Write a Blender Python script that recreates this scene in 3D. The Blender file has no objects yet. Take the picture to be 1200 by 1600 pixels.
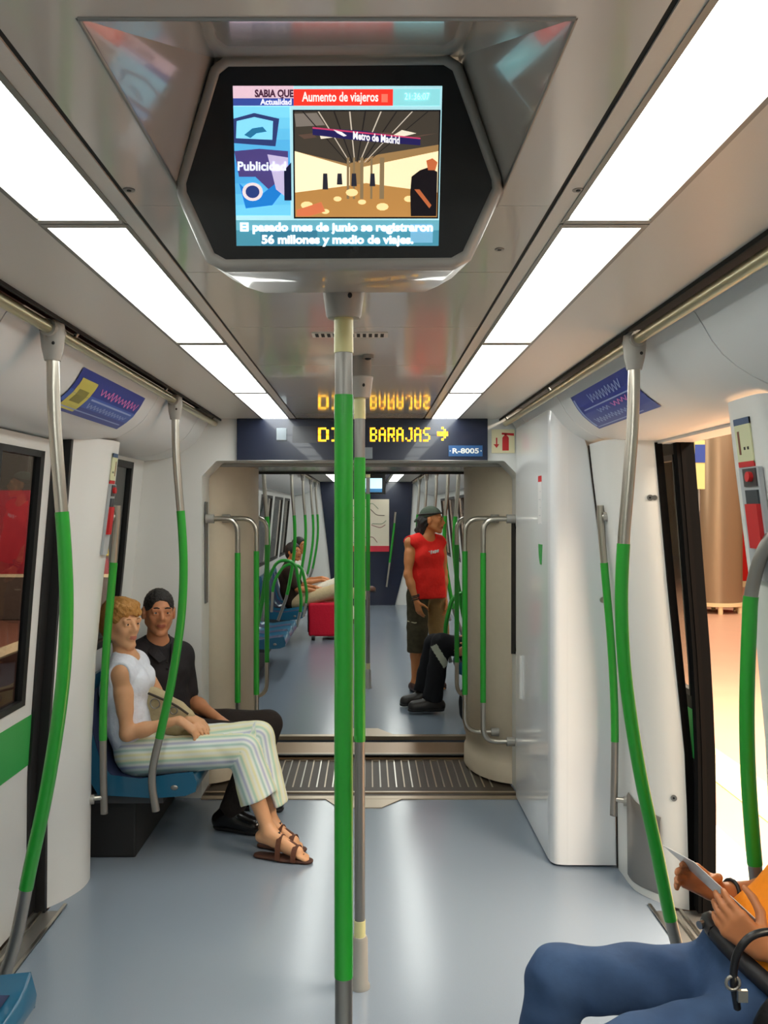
import bpy, math, random
import numpy as np
from mathutils import Vector, Matrix

# ------------------------------------------------------------------ camera, world, lamps, exposure
scn = bpy.context.scene
COL = scn.collection
CAMZ, FPX, VX, VY = 1.66, 1400.0, 575.0, 800.0
cam_d = bpy.data.cameras.new('camera')
cam = bpy.data.objects.new('camera', cam_d); COL.objects.link(cam)
cam.location = (0, 0, CAMZ); cam.rotation_euler = (math.pi / 2, 0, 0)
cam_d.sensor_fit = 'VERTICAL'; cam_d.sensor_height = 36.0
cam_d.lens = 36.0 * FPX / 1600.0
cam_d.shift_x = (600.0 - VX) / 1600.0
cam_d.clip_start = 0.02; cam_d.clip_end = 200
scn.camera = cam

world = bpy.data.worlds.new('world'); scn.world = world; world.use_nodes = True
bg = world.node_tree.nodes['Background']
bg.inputs[0].default_value = (0.9, 0.95, 1.0, 1); bg.inputs[1].default_value = 0.05

scn.view_settings.view_transform = 'Standard'
scn.view_settings.look = 'None'
scn.view_settings.exposure = 0.0
scn.view_settings.gamma = 1.0
scn.view_settings.use_curve_mapping = False
try:
    scn.cycles.max_bounces = 10; scn.cycles.diffuse_bounces = 6; scn.cycles.transparent_max_bounces = 12
    scn.cycles.use_denoising = True
    scn.cycles.sample_clamp_indirect = 6.0
    scn.cycles.caustics_reflective = False; scn.cycles.caustics_refractive = False
except Exception:
    pass

PANEL_STRENGTH = 10.0         # fluorescent ceiling panels of the carriage
def area_lamp(name, loc, sx, sy, power, color, rot=(0, 0, 0)):
    d = bpy.data.lights.new(name, 'AREA'); d.shape = 'RECTANGLE'; d.size = sx; d.size_y = sy
    d.energy = power; d.color = color
    o = bpy.data.objects.new(name, d); COL.objects.link(o); o.location = loc; o.rotation_euler = rot
    return o
# the station: warm lamps under the platform ceiling, plus an added fill light to brighten the far track wall
area_lamp('platform_lamp', (3.3, 2.7, 3.6), 1.2, 10.4, 1500, (1.0, 0.85, 0.67), (0, math.radians(12), 0))
area_lamp('platform_lamp', (6.0, 13.0, 3.7), 5.0, 8.0, 420, (1.0, 0.86, 0.70))
area_lamp('far_track_fill', (-4.6, 10.5, 3.6), 4.0, 2.0, 420, (1.0, 0.88, 0.72), (math.radians(50), 0, 0))

# ------------------------------------------------------------------ helpers
def lin(c):
    c = c / 255.0
    return c / 12.92 if c <= 0.04045 else ((c + 0.055) / 1.055) ** 2.4
def L3(rgb): return (lin(rgb[0]), lin(rgb[1]), lin(rgb[2]), 1.0)
MATS = {}
def mat(name, rgb, rough=0.5, metal=0.0, emit=0.0, spec=0.5, noise=None, bump=None, coat=0.0, scale=60.0):
    if name in MATS: return MATS[name]
    m = bpy.data.materials.new(name); m.use_nodes = True
    nt = m.node_tree; b = nt.nodes['Principled BSDF']
    b.inputs['Base Color'].default_value = L3(rgb)
    b.inputs['Roughness'].default_value = rough
    b.inputs['Metallic'].default_value = metal
    b.inputs['Specular IOR Level'].default_value = spec
    b.inputs['Coat Weight'].default_value = coat
    if emit > 0:
        b.inputs['Emission Color'].default_value = L3(rgb)
        b.inputs['Emission Strength'].default_value = emit
    if noise or bump:
        tc = nt.nodes.new('ShaderNodeTexCoord')
        nz = nt.nodes.new('ShaderNodeTexNoise'); nz.inputs['Scale'].default_value = scale; nz.inputs['Detail'].default_value = 4
        nt.links.new(tc.outputs['Object'], nz.inputs['Vector'])
        if noise:
            mx = nt.nodes.new('ShaderNodeMix'); mx.data_type = 'RGBA'
            a = L3(rgb); k = noise
            mx.inputs['A'].default_value = tuple(max(0, v * (1 - k)) for v in a[:3]) + (1,)
            mx.inputs['B'].default_value = tuple(min(1, v * (1 + k)) for v in a[:3]) + (1,)
            nt.links.new(nz.outputs['Fac'], mx.inputs['Factor'])
            nt.links.new(mx.outputs['Result'], b.inputs['Base Color'])
        if bump:
            bp = nt.nodes.new('ShaderNodeBump'); bp.inputs['Strength'].default_value = bump; bp.inputs['Distance'].default_value = 0.01
            nt.links.new(nz.outputs['Fac'], bp.inputs['Height'])
            nt.links.new(bp.outputs['Normal'], b.inputs['Normal'])
    MATS[name] = m
    return m
def emat(rgb, strength=1.0):
    return mat('screen_%d_%d_%d_%d' % (rgb[0], rgb[1], rgb[2], int(strength * 10)), rgb, 0.4, emit=strength, spec=0.2) 
def glass_mat(name, tint, refl=0.05, rough=0.02):
    if name in MATS: return MATS[name]
    m = bpy.data.materials.new(name); m.use_nodes = True; nt = m.node_tree
    for n in list(nt.nodes): nt.nodes.remove(n)
    out = nt.nodes.new('ShaderNodeOutputMaterial')
    tr = nt.nodes.new('ShaderNodeBsdfTransparent'); tr.inputs[0].default_value = tuple(tint) + (1,)
    gl = nt.nodes.new('ShaderNodeBsdfGlossy'); gl.inputs['Roughness'].default_value = rough
    lw = nt.nodes.new('ShaderNodeLayerWeight'); lw.inputs[0].default_value = 0.25
    mr = nt.nodes.new('ShaderNodeMapRange'); mr.inputs['To Min'].default_value = refl; mr.inputs['To Max'].default_value = 0.20
    mx = nt.nodes.new('ShaderNodeMixShader')
    nt.links.new(lw.outputs['Fresnel'], mr.inputs['Value'])
    nt.links.new(mr.outputs['Result'], mx.inputs[0])
    nt.links.new(tr.outputs[0], mx.inputs[1]); nt.links.new(gl.outputs[0], mx.inputs[2])
    nt.links.new(mx.outputs[0], out.inputs[0])
    MATS[name] = m
    return m

def V(*a): return np.array(a, float)
def P(px, py, Y): return V((px - VX) * Y / FPX, Y, CAMZ - (py - VY) * Y / FPX)
def nrm(v):
    v = np.asarray(v, float); n = np.linalg.norm(v)
    return v / n if n > 1e-9 else v
def interp(tab, z): return float(np.interp(z, [t[0] for t in tab], [t[1] for t in tab]))

def root_loc(o):
    while o is not None and o.parent is not None: o = o.parent
    return np.array(o.location) if o is not None else np.zeros(3)

def tag(o, label=None, cat=None, group=None, kind=None):
    if label: o['label'] = label
    if cat: o['category'] = cat
    if group: o['group'] = group
    if kind: o['kind'] = kind
    return o
def thing(name, label, cat, loc=(0, 0, 0), group=None, kind=None):
    o = bpy.data.objects.new(name, None); COL.objects.link(o); o.location = tuple(loc)
    o.empty_display_size = 0.1
    return tag(o, label, cat, group, kind)

class MB:
    """collects shapes for ONE mesh object"""
    def __init__(s): s.v = []; s.f = []; s.m = []; s.mats = []; s.smooth = []
    def mi(s, m):
        if m not in s.mats: s.mats.append(m)
        return s.mats.index(m)
    def add(s, vs, fs, m, smooth=False):
        o = len(s.v); k = s.mi(m)
        s.v.extend([tuple(map(float, p)) for p in vs])
        for f in fs: s.f.append([o + i for i in f]); s.m.append(k); s.smooth.append(smooth)
        return s
    def quad(s, a, b, c, d, m): return s.add([a, b, c, d], [(0, 1, 2, 3)], m)
    def poly(s, pts, m): return s.add(pts, [tuple(range(len(pts)))], m)
    def box(s, lo, hi, m):
        x0, y0, z0 = lo; x1, y1, z1 = hi
        vs = [(x0, y0, z0), (x1, y0, z0), (x1, y1, z0), (x0, y1, z0), (x0, y0, z1), (x1, y0, z1), (x1, y1, z1), (x0, y1, z1)]
        return s.add(vs, [(0, 3, 2, 1), (4, 5, 6, 7), (0, 1, 5, 4), (1, 2, 6, 5), (2, 3, 7, 6), (3, 0, 4, 7)], m)
    def prism(s, pts, ext, m, smooth=False):
        """closed polygon pts swept by vector ext"""
        n = len(pts); e = np.asarray(ext, float)
        vs = [np.asarray(p, float) for p in pts]; vs = vs + [p + e for p in vs]
        s.add(vs, [(i, (i + 1) % n, n + (i + 1) % n, n + i) for i in range(n)], m, smooth)
        s.add(vs[:n], [tuple(range(n))[::-1]], m); s.add(vs[n:], [tuple(range(n))], m)
        return s
    def tube(s, path, r, m, seg=14, caps=True, ell=None):
        path = [np.asarray(p, float) for p in path]; n = len(path)
        rs = r if hasattr(r, '__len__') else [r] * n
        T = []
        for i in range(n):
            a = path[max(0, i - 1)]; b = path[min(n - 1, i + 1)]; T.append(nrm(b - a))
        up = V(0, 0, 1) if abs(T[0][2]) < 0.9 else V(0, 1, 0)
        u = nrm(np.cross(T[0], up)); vs = []
        for i in range(n):
            u = nrm(u - T[i] * np.dot(u, T[i])); w = np.cross(T[i], u)
            for k in range(seg):
                a = 2 * math.pi * k / seg
                e = ell or (1, 1)
                vs.append(path[i] + rs[i] * (math.cos(a) * u * e[0] + math.sin(a) * w * e[1]))
        fs = [(i * seg + k, i * seg + (k + 1) % seg, (i + 1) * seg + (k + 1) % seg, (i + 1) * seg + k) for i in range(n - 1) for k in range(seg)]
        s.add(vs, fs, m, True)
        if caps:
            s.add(vs[:seg], [tuple(range(seg))[::-1]], m); s.add(vs[-seg:], [tuple(range(seg))], m)
        return s
    def loft(s, rings, m, smooth=True, closed=True, caps=False):
        n = len(rings[0]); vs = [p for r in rings for p in r]
        k1 = n if closed else n - 1
        fs = [(i * n + k, i * n + (k + 1) % n, (i + 1) * n + (k + 1) % n, (i + 1) * n + k) for i in range(len(rings) - 1) for k in range(k1)]
        s.add(vs, fs, m, smooth)
        if caps: s.add(rings[0], [tuple(range(n))[::-1]], m); s.add(rings[-1], [tuple(range(n))], m)
        return s
    def ball(s, c, r, m, seg=12, rings=8, axes=None):
        c = np.asarray(c, float); r = r if hasattr(r, '__len__') else (r, r, r)
        A = np.eye(3) if axes is None else np.asarray(axes)
        R = []
        for i in range(rings + 1):
            t = math.pi * i / rings; t = min(max(t, 0.02), math.pi - 0.02)
            R.append([c + A[0] * r[0] * math.sin(t) * math.cos(2 * math.pi * k / seg) + A[1] * r[1] * math.sin(t) * math.sin(2 * math.pi * k / seg) - A[2] * r[2] * math.cos(t) for k in range(seg)])
        return s.loft(R, m, caps=True)
    def text(s, body, size, fn, m, align='LEFT', bold=0.0, width=None):
        """fn(u, v) -> world point"""
        for vs, fs in text_polys(body, size, align, bold, width):
            s.add([fn(u, v) for u, v in vs], fs, m)
        return s
    def band(s, path, dirv, w, th, m):
        """flat strap along path, width along dirv"""
        path = [np.asarray(p, float) for p in path]; dv = nrm(dirv); rings = []
        for i, p in enumerate(path):
            t = nrm(path[min(len(path) - 1, i + 1)] - path[max(0, i - 1)]); n = nrm(np.cross(t, dv))
            rings.append([p - dv * w / 2 - n * th / 2, p + dv * w / 2 - n * th / 2, p + dv * w / 2 + n * th / 2, p - dv * w / 2 + n * th / 2])
        return s.loft(rings, m, smooth=False, caps=True)
    def build(s, name, parent=None, label=None, cat=None, group=None, kind=None, bevel=0.0, loc=None, subsurf=0, bseg=2):
        base = root_loc(parent) if parent is not None else (np.asarray(loc, float) if loc is not None else np.zeros(3))
        me = bpy.data.meshes.new(name)
        me.from_pydata([tuple(np.asarray(p) - base) for p in s.v], [], s.f)
        for m in s.mats: me.materials.append(m)
        me.polygons.foreach_set('material_index', s.m)
        me.polygons.foreach_set('use_smooth', s.smooth)
        me.update()
        o = bpy.data.objects.new(name, me); COL.objects.link(o)
        if parent is not None: o.parent = parent
        else: o.location = tuple(base)
        if bevel > 0:
            md = o.modifiers.new('edge', 'BEVEL'); md.width = bevel; md.segments = bseg; md.limit_method = 'ANGLE'; md.angle_limit = math.radians(40)
        tag(o, label, cat, group, kind)
        return o

_tx = {}
def text_polys(body, size, align, bold, width):
    key = (body, size, align, bold, width)
    if key in _tx: return _tx[key]
    cu = bpy.data.curves.new('t', 'FONT'); cu.body = body; cu.size = size; cu.align_x = align; cu.offset = bold; cu.resolution_u = 3
    o = bpy.data.objects.new('t', cu); COL.objects.link(o)
    bpy.context.view_layer.update()
    dg = bpy.context.evaluated_depsgraph_get()
    me = bpy.data.meshes.new_from_object(o.evaluated_get(dg))
    vs = [(v.co.x, v.co.y) for v in me.vertices]; fs = [tuple(p.vertices) for p in me.polygons]
    bpy.data.objects.remove(o); bpy.data.curves.remove(cu); bpy.data.meshes.remove(me)
    if width and vs:
        x0 = min(v[0] for v in vs); x1 = max(v[0] for v in vs); k = width / max(1e-6, x1 - x0)
        off = -x0 if align == 'LEFT' else -(x0 + x1) / 2
        vs = [((v[0] + off) * k, v[1]) for v in vs]
    _tx[key] = [(vs, fs)]
    return _tx[key]

def spline(pts, n=40):
    """Catmull-Rom through pts"""
    p = [np.asarray(q, float) for q in pts]; p = [2 * p[0] - p[1]] + p + [2 * p[-1] - p[-2]]
    out = []; m = len(p) - 3
    for i in range(m):
        k = max(2, n // m)
        for j in range(k):
            t = j / k
            a, b, c, d = p[i:i + 4]
            out.append(0.5 * ((2 * b) + (c - a) * t + (2 * a - 5 * b + 4 * c - d) * t * t + (3 * b - a - 3 * c + d) * t ** 3))
    out.append(p[-2])
    return out
def fillet(pts, r, n=8):
    """polyline with rounded corners"""
    p = [np.asarray(q, float) for q in pts]; out = [p[0]]
    for i in range(1, len(p) - 1):
        a = nrm(p[i - 1] - p[i]); b = nrm(p[i + 1] - p[i])
        d = min(r, np.linalg.norm(p[i - 1] - p[i]) * .49, np.linalg.norm(p[i + 1] - p[i]) * .49)
        s, e = p[i] + a * d, p[i] + b * d
        for j in range(n + 1):
            t = j / n; out.append((1 - t) ** 2 * s + 2 * t * (1 - t) * p[i] + t * t * e)
    out.append(p[-1]); return out
def cut_path(path, z):
    """split a descending path at height z"""
    up, dn = [], []
    for i, p in enumerate(path):
        if p[2] >= z: up.append(p)
        else:
            if not dn and up:
                a = up[-1]; t = (a[2] - z) / max(1e-6, a[2] - p[2]); q = a + (p - a) * t
                up.append(q); dn.append(q)
            dn.append(p)
    return up, dn

# ------------------------------------------------------------------ smooth solid bodies (signed distance field -> mesh)
class SDF:
    def __init__(s, cell=0.006): s.cell = cell; s.ops = []; s.lo = V(9, 9, 9); s.hi = V(-9, -9, -9); s.post = None
    def _grow(s, lo, hi): s.lo = np.minimum(s.lo, lo); s.hi = np.maximum(s.hi, hi)
    def cone(s, a, b, ra, rb=None, k=0.02, sub=False, clip=None):
        a = np.asarray(a, float); b = np.asarray(b, float); rb = ra if rb is None else rb; R = max(ra, rb)
        lo, hi = np.minimum(a, b) - R, np.maximum(a, b) + R
        if not sub: s._grow(lo, hi)
        s.ops.append(('c', a, b, ra, rb, k, sub, lo, hi, clip)); return s
    def ell(s, c, r, axes=None, k=0.02, sub=False):
        c = np.asarray(c, float); r = np.asarray(r, float); A = np.eye(3) if axes is None else np.asarray(axes, float)
        ext = np.sqrt(((A * r[:, None]) ** 2).sum(0))
        lo, hi = c - ext, c + ext
        if not sub: s._grow(lo, hi)
        s.ops.append(('e', c, r, A, None, k, sub, lo, hi, None)); return s
    def cut(s, n, p, k=0.0): s.ops.append(('p', nrm(n), np.asarray(p, float), k)); return s
    def mesh(s):
        c = s.cell; lo = s.lo - 3 * c - .012; hi = s.hi + 3 * c + .012
        n = np.ceil((hi - lo) / c).astype(int) + 1
        ax = [(lo[i] + c * np.arange(n[i])).astype(np.float32) for i in range(3)]
        D = np.full(n, 0.2, np.float32)
        for op in s.ops:
            if op[0] == 'p':
                _, nn, p, k = op
                d = (ax[0][:, None, None] - p[0]) * nn[0] + (ax[1][None, :, None] - p[1]) * nn[1] + (ax[2][None, None, :] - p[2]) * nn[2]
                D = np.maximum(D, d.astype(np.float32)); continue
            kind, a, b, x, y, k, sub, blo, bhi, clip = op
            mg = max(k, 2.5 * c) + c
            i0 = np.clip(np.floor((blo - mg - lo) / c).astype(int), 0, n - 1); i1 = np.clip(np.ceil((bhi + mg - lo) / c).astype(int) + 1, 1, n)
            sl = tuple(slice(i0[i], i1[i]) for i in range(3))
            X = ax[0][sl[0]][:, None, None]; Y = ax[1][sl[1]][None, :, None]; Z = ax[2][sl[2]][None, None, :]
            if kind == 'c':
                ba = b - a; L = max(1e-9, float(ba @ ba))
                t = np.clip(((X - a[0]) * ba[0] + (Y - a[1]) * ba[1] + (Z - a[2]) * ba[2]) / L, 0, 1)
                d = np.sqrt((X - a[0] - t * ba[0]) ** 2 + (Y - a[1] - t * ba[1]) ** 2 + (Z - a[2] - t * ba[2]) ** 2) - (x + (y - x) * t)
            else:
                r, A = b, x
                q = [((X - a[0]) * A[i][0] + (Y - a[1]) * A[i][1] + (Z - a[2]) * A[i][2]) / r[i] for i in range(3)]
                k0 = np.sqrt(q[0] ** 2 + q[1] ** 2 + q[2] ** 2); k1 = np.sqrt((q[0] / r[0]) ** 2 + (q[1] / r[1]) ** 2 + (q[2] / r[2]) ** 2)
                d = k0 * (k0 - 1) / np.maximum(k1, 1e-6)
            if clip is not None:
                cn, cp = clip; d = np.maximum(d, (X - cp[0]) * cn[0] + (Y - cp[1]) * cn[1] + (Z - cp[2]) * cn[2])
            d = d.astype(np.float32); E = D[sl]
            if sub:
                h = np.maximum(k - np.abs(E + d), 0) / k if k > 0 else 0
                D[sl] = np.maximum(E, -d) + (h * h * k * .25 if k > 0 else 0)
            else:
                h = np.maximum(k - np.abs(E - d), 0) / k if k > 0 else 0
                D[sl] = np.minimum(E, d) - (h * h * k * .25 if k > 0 else 0)
        if s.post is not None: D = (D + s.post(ax[0][:, None, None], ax[1][None, :, None], ax[2][None, None, :])).astype(np.float32)
        return surface_nets(D, lo, c)

def surface_nets(D, lo, c):
    ins = D < 0
    n = np.array(D.shape); nc = n - 1
    cnt = np.zeros(nc, np.int8)
    for dx in (0, 1):
        for dy in (0, 1):
            for dz in (0, 1): cnt += ins[dx:dx + nc[0], dy:dy + nc[1], dz:dz + nc[2]]
    act = (cnt > 0) & (cnt < 8)
    idx = np.argwhere(act); vid = np.full(nc, -1, np.int32); vid[act] = np.arange(len(idx))
    acc = np.zeros((len(idx), 3)); num = np.zeros(len(idx))
    cor = [(a, b, d) for a in (0, 1) for b in (0, 1) for d in (0, 1)]
    vals = {q: D[idx[:, 0] + q[0], idx[:, 1] + q[1], idx[:, 2] + q[2]] for q in cor}
    for q in cor:
        for axn in range(3):
            if q[axn] == 0:
                e = list(q); e[axn] = 1; e = tuple(e)
                v0, v1 = vals[q], vals[e]; m = (v0 < 0) != (v1 < 0)
                t = np.where(m, v0 / np.where(m, v0 - v1, 1), 0)
                pt = np.tile(np.array(q, float), (len(idx), 1)); pt[:, axn] += t
                acc[m] += pt[m]; num[m] += 1
    vs = lo + c * (idx + acc / np.maximum(num, 1)[:, None])
    F = []
    for axn in range(3):
        a1, a2 = [(1, 2), (2, 0), (0, 1)][axn]
        sl0 = [slice(None)] * 3; sl1 = [slice(None)] * 3; sl0[axn] = slice(0, -1); sl1[axn] = slice(1, None)
        s0, s1 = ins[tuple(sl0)], ins[tuple(sl1)]
        e = np.argwhere(s0 != s1)
        ok = (e[:, a1] > 0) & (e[:, a2] > 0) & (e[:, a1] < nc[a1]) & (e[:, a2] < nc[a2]); e = e[ok]
        flip = s0[e[:, 0], e[:, 1], e[:, 2]]
        o1 = np.zeros(3, int); o1[a1] = 1; o2 = np.zeros(3, int); o2[a2] = 1
        g = lambda p: vid[p[:, 0], p[:, 1], p[:, 2]]
        A, B, C_, D_ = g(e - o1 - o2), g(e - o2), g(e), g(e - o1)
        q = np.stack([A, B, C_, D_], 1); q[~flip] = q[~flip][:, ::-1]
        F.append(q)
    return vs, np.concatenate(F)

def solid(sdf, name, mats, parent=None, pick=None, attr=None, relax=2, label=None):
    vs, fs = sdf.mesh()
    for _ in range(relax):                      # light smoothing of the surface
        acc = np.zeros_like(vs); num = np.zeros(len(vs))
        for a, b in ((0, 1), (1, 2), (2, 3), (3, 0)):
            np.add.at(acc, fs[:, a], vs[fs[:, b]]); np.add.at(num, fs[:, a], 1)
            np.add.at(acc, fs[:, b], vs[fs[:, a]]); np.add.at(num, fs[:, b], 1)
        vs = vs * .5 + .5 * acc / np.maximum(num, 1)[:, None]
    base = root_loc(parent) if parent is not None else np.zeros(3)
    me = bpy.data.meshes.new(name)
    me.vertices.add(len(vs)); me.vertices.foreach_set('co', (vs - base).astype(np.float32).ravel())
    me.loops.add(len(fs) * 4); me.loops.foreach_set('vertex_index', fs.astype(np.int32).ravel())
    me.polygons.add(len(fs)); me.polygons.foreach_set('loop_start', np.arange(0, len(fs) * 4, 4, dtype=np.int32))
    mats = mats if isinstance(mats, (list, tuple)) else [mats]
    for m in mats: me.materials.append(m)
    me.polygons.foreach_set('use_smooth', np.ones(len(fs), bool))
    if pick is not None: me.polygons.foreach_set('material_index', pick(vs[fs].mean(1)).astype(np.int32))
    if attr is not None:
        at = me.attributes.new('u', 'FLOAT', 'POINT'); at.data.foreach_set('value', attr(vs).astype(np.float32))
    me.update(calc_edges=True); me.validate()
    o = bpy.data.objects.new(name, me); COL.objects.link(o)
    if parent is not None: o.parent = parent
    if label: o['label'] = label
    return o

# ------------------------------------------------------------------ materials
M_WALL = mat('white_panel', (222, 222, 218), 0.32, coat=0.15)
M_WALLG = mat('white_gloss_panel', (224, 226, 228), 0.16, coat=0.3)
M_CEIL = mat('grey_ceiling', (212, 208, 200), 0.34, noise=0.03, scale=300)
M_CEILG = mat('glossy_ceiling', (202, 199, 192), 0.11, spec=0.6, coat=0.35)
M_COVE = mat('cove_panel', (220, 222, 222), 0.42)
M_DARK = mat('black_rubber', (22, 20, 20), 0.5)
M_DARKM = mat('matt_black_rubber', (9, 8, 8), .85, spec=.1)
M_GAP = mat('dark_gap', (30, 29, 28), 0.8)
M_STEEL = mat('brushed_steel', (190, 184, 172), 0.28, metal=1.0)
M_STEELD = mat('dull_steel', (150, 147, 142), 0.42, metal=0.85)
M_BRACK = mat('grey_bracket', (165, 162, 155), 0.45, metal=0.25)
M_GREEN = mat('green_sleeve', (36, 152, 44), 0.32, coat=0.2)
M_GREEND = mat('green_band', (52, 160, 74), 0.4)
M_FLOOR = mat('vinyl_floor', (128, 140, 154), 0.20, noise=0.16, bump=0.02, scale=420, spec=0.55)
M_ALU = mat('threshold_metal', (176, 160, 138), 0.34, metal=0.8)
M_GANG = mat('gangway_panel', (212, 198, 174), 0.5, noise=0.04, scale=30)
M_GRATE = mat('grate_brown', (62, 50, 38), 0.5, metal=0.3)
M_NAVY = mat('navy_panel', (24, 32, 54), 0.22, coat=0.3)
M_BLUE = mat('blue_seat', (26, 92, 124), 0.28, coat=0.3)
M_BLUED = mat('blue_seat_pad', (40, 50, 84), 0.75, noise=0.2, scale=300)
M_BLACK = mat('black_plastic', (12, 12, 14), 0.25)
M_WHITE = mat('white_print', (235, 235, 230), 0.5)
M_RED = mat('red_print', (196, 34, 36), 0.5)
M_PANE = glass_mat('window_pane', (0.84, 0.86, 0.84), 0.05)
M_PANED = glass_mat('tinted_pane', (0.62, 0.62, 0.62), 0.05)

XC = -0.045
R_IN = [(0, 1.212), (.6, 1.205), (1.0, 1.185), (1.36, 1.152), (1.96, 1.077)]
R_OUT = [(-.1, 1.405), (0, 1.40), (.6, 1.385), (1.0, 1.347), (1.36, 1.31), (1.96, 1.254), (2.3, 1.20)]
def rin(z): return interp(R_IN, z)
def rout(z): return interp(R_OUT, z)
COVE = [(.868, 2.186), (.885, 2.172), (.905, 2.14), (.928, 2.10), (.955, 2.066), (.99, 2.036), (1.03, 2.010), (1.07, 1.990), (1.12, 1.972), (1.18, 1.962), (1.262, 1.955)]
CEIL = 2.20
Y0, Y1, Y2, Y3 = -2.4, 5.2, 6.62, 16.0          # this carriage, gangway, next carriage

def struct(mb, name, **k): return mb.build(name, kind='structure', **k)
def wall_patch(name, s, y0, y1, z0, z1, rf, m, th=0.03, mb=None):
    own = mb is None; mb = mb or MB()
    n = 9; zs = [z0 + (z1 - z0) * i / n for i in range(n + 1)]
    ring = [V(XC + s * rf(z), y0, z) for z in zs] + [V(XC + s * (rf(z) + th), y0, z) for z in zs[::-1]]
    mb.prism(ring, (0, y1 - y0, 0), m)
    return struct(mb, name) if own else mb

# ------------------------------------------------------------------ floor and ceiling of both carriages
fl = MB(); fl.box((XC - 1.29, Y0, -.05), (XC + 1.29, 5.22, 0), M_FLOOR)
struct(fl, 'floor')
fl = MB(); fl.box((XC - 1.40, 6.66, -.05), (XC + 1.40, Y3 + .1, 0), M_FLOOR)
struct(fl, 'floor_next_carriage')

def ceiling(name, y0, y1, hole=None, cross=()):
    mb = MB()
    if hole:
        ya, yb, hw = hole
        mb.box((XC - .366, y0, CEIL), (XC + .366, ya, CEIL + .012), M_CEILG)
        for s in (-1, 1):
            a, b = sorted((XC + s * hw, XC + s * .366))
            mb.box((a, ya, CEIL), (b, yb, CEIL + .012), M_CEILG)
        ys = [yb] + [c for c in cross if c > yb] + [y1]
    else:
        ys = [y0] + list(cross) + [y1]
    for a, b in zip(ys[:-1], ys[1:]):
        mb.box((XC - .366, a + .0015, CEIL), (XC + .366, b - .0015, CEIL + .012), M_CEILG)
    struct(mb, name)
    for s, side in ((-1, 'left'), (1, 'right')):
        mb = MB()
        for a, b in ((.374, .408), (.567, .806)):
            x0, x1 = sorted((XC + s * a, XC + s * b))
            mb.box((x0, y0, CEIL - .001), (x1, y1, CEIL + .012), M_CEIL)
        # dark backing above the seams and the rail channel
        x0, x1 = sorted((XC + s * .355, XC + s * .95))
        mb.box((x0, y0, CEIL + .06), (x1, y1, CEIL + .07), M_GAP)
        x0, x1 = sorted((XC + s * .3655, XC + s * .3745)); mb.box((x0, y0, CEIL + .002), (x1, y1, CEIL + .011), M_GAP)
        x0, x1 = sorted((XC + s * .812, XC + s * .806))
        mb.box((x0, y0, CEIL - .012), (x1, y1, CEIL + .06), M_GAP)
        struct(mb, name + '_' + side)
MON_Y = 1.48
ceiling('ceiling', Y0, Y1, (.98, MON_Y + .10, .272), (2.02, 2.62, 3.3, 4.2))
ceiling('ceiling_next_carriage', Y2, Y3, None, (8, 10, 12, 14))

# coves: bulging panels between the rail channel and the wall, with open seams
def coves(y0, y1, seams, tagname):
    ys = [y0] + list(seams) + [y1]
    for s, side in ((-1, 'left'), (1, 'right')):
        mb = MB()
        for a, b in zip(ys[:-1], ys[1:]):
            a2, b2 = a + .003, b - .003
            ring = [V(XC + s * r, a2, z) for r, z in COVE] + [V(XC + s * (r + .010), a2, z + .016) for r, z in COVE[::-1]]
            vs = [ring, [p + V(0, b2 - a2, 0) for p in ring]]
            mb.loft(vs, M_COVE, smooth=False, closed=True, caps=True)
        for k, f in enumerate(mb.f): mb.smooth[k] = len(f) == 4
        ring = [V(XC + s * (r + .03), y0, z + .03) for r, z in COVE]
        mb.loft([ring, [p + V(0, y1 - y0, 0) for p in ring]], M_GAP, closed=False)
        struct(mb, 'wall_cove_' + side + tagname)
coves(Y0, Y1, (.9, 2.30, 3.98, 4.9), '')
coves(Y2, Y3, (8.4, 10.2, 12.0, 13.8), '_next_carriage')

# ------------------------------------------------------------------ ceiling light panels
def light_panel(s, y0, y1, label, group, rib=True):
    xc = XC + s * .4875
    t = thing('ceiling_light', label, 'light', (xc, (y0 + y1) / 2, CEIL), group)
    d = MB(); d.box((xc - .0745, y0 + .022, CEIL + .002), (xc + .0745, y1 - .022, CEIL + .008), MATS['panel_glow'])
    d.build('diffuser', t)
    f = MB()
    for x in (xc - .079, xc + .079): f.box((x - .005, y0 + .004, CEIL - .003), (x + .005, y1 - .004, CEIL + .03), M_STEELD)
    for y in (y0 + .010, y1 - .010): f.box((xc - .079, y - .012, CEIL - .004), (xc + .079, y + .012, CEIL + .03), M_BRACK)
    f.build('frame', t)
mg = bpy.data.materials.new('panel_glow'); mg.use_nodes = True
b_ = mg.node_tree.nodes['Principled BSDF']; b_.inputs['Base Color'].default_value = (.9, .9, .9, 1)
b_.inputs['Emission Color'].default_value = (0.96, 1.0, 0.95, 1); b_.inputs['Emission Strength'].default_value = PANEL_STRENGTH
MATS['panel_glow'] = mg
cuts = [-1.90, -.71, .48, 1.67, 2.86, 4.05, 5.19]
rank = {1: 'partly cropped', 2: 'long', 3: 'long', 4: 'mid', 5: 'far'}
lab1 = ['behind the viewer', 'overhead', 'beside the ceiling screen, the largest bright one', 'just behind the ceiling screen', 'third along from the viewer', 'last one before the gangway sign']
for s, sd in ((-1, 'closed-door side'), (1, 'open-door side')):
    for i in range(6):
        light_panel(s, cuts[i], cuts[i + 1], 'white glowing ceiling panel on the %s, %s' % (sd, lab1[i]), 'ceiling light panels of this carriage')
cuts2 = [6.9 + 1.5 * i for i in range(7)]
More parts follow.
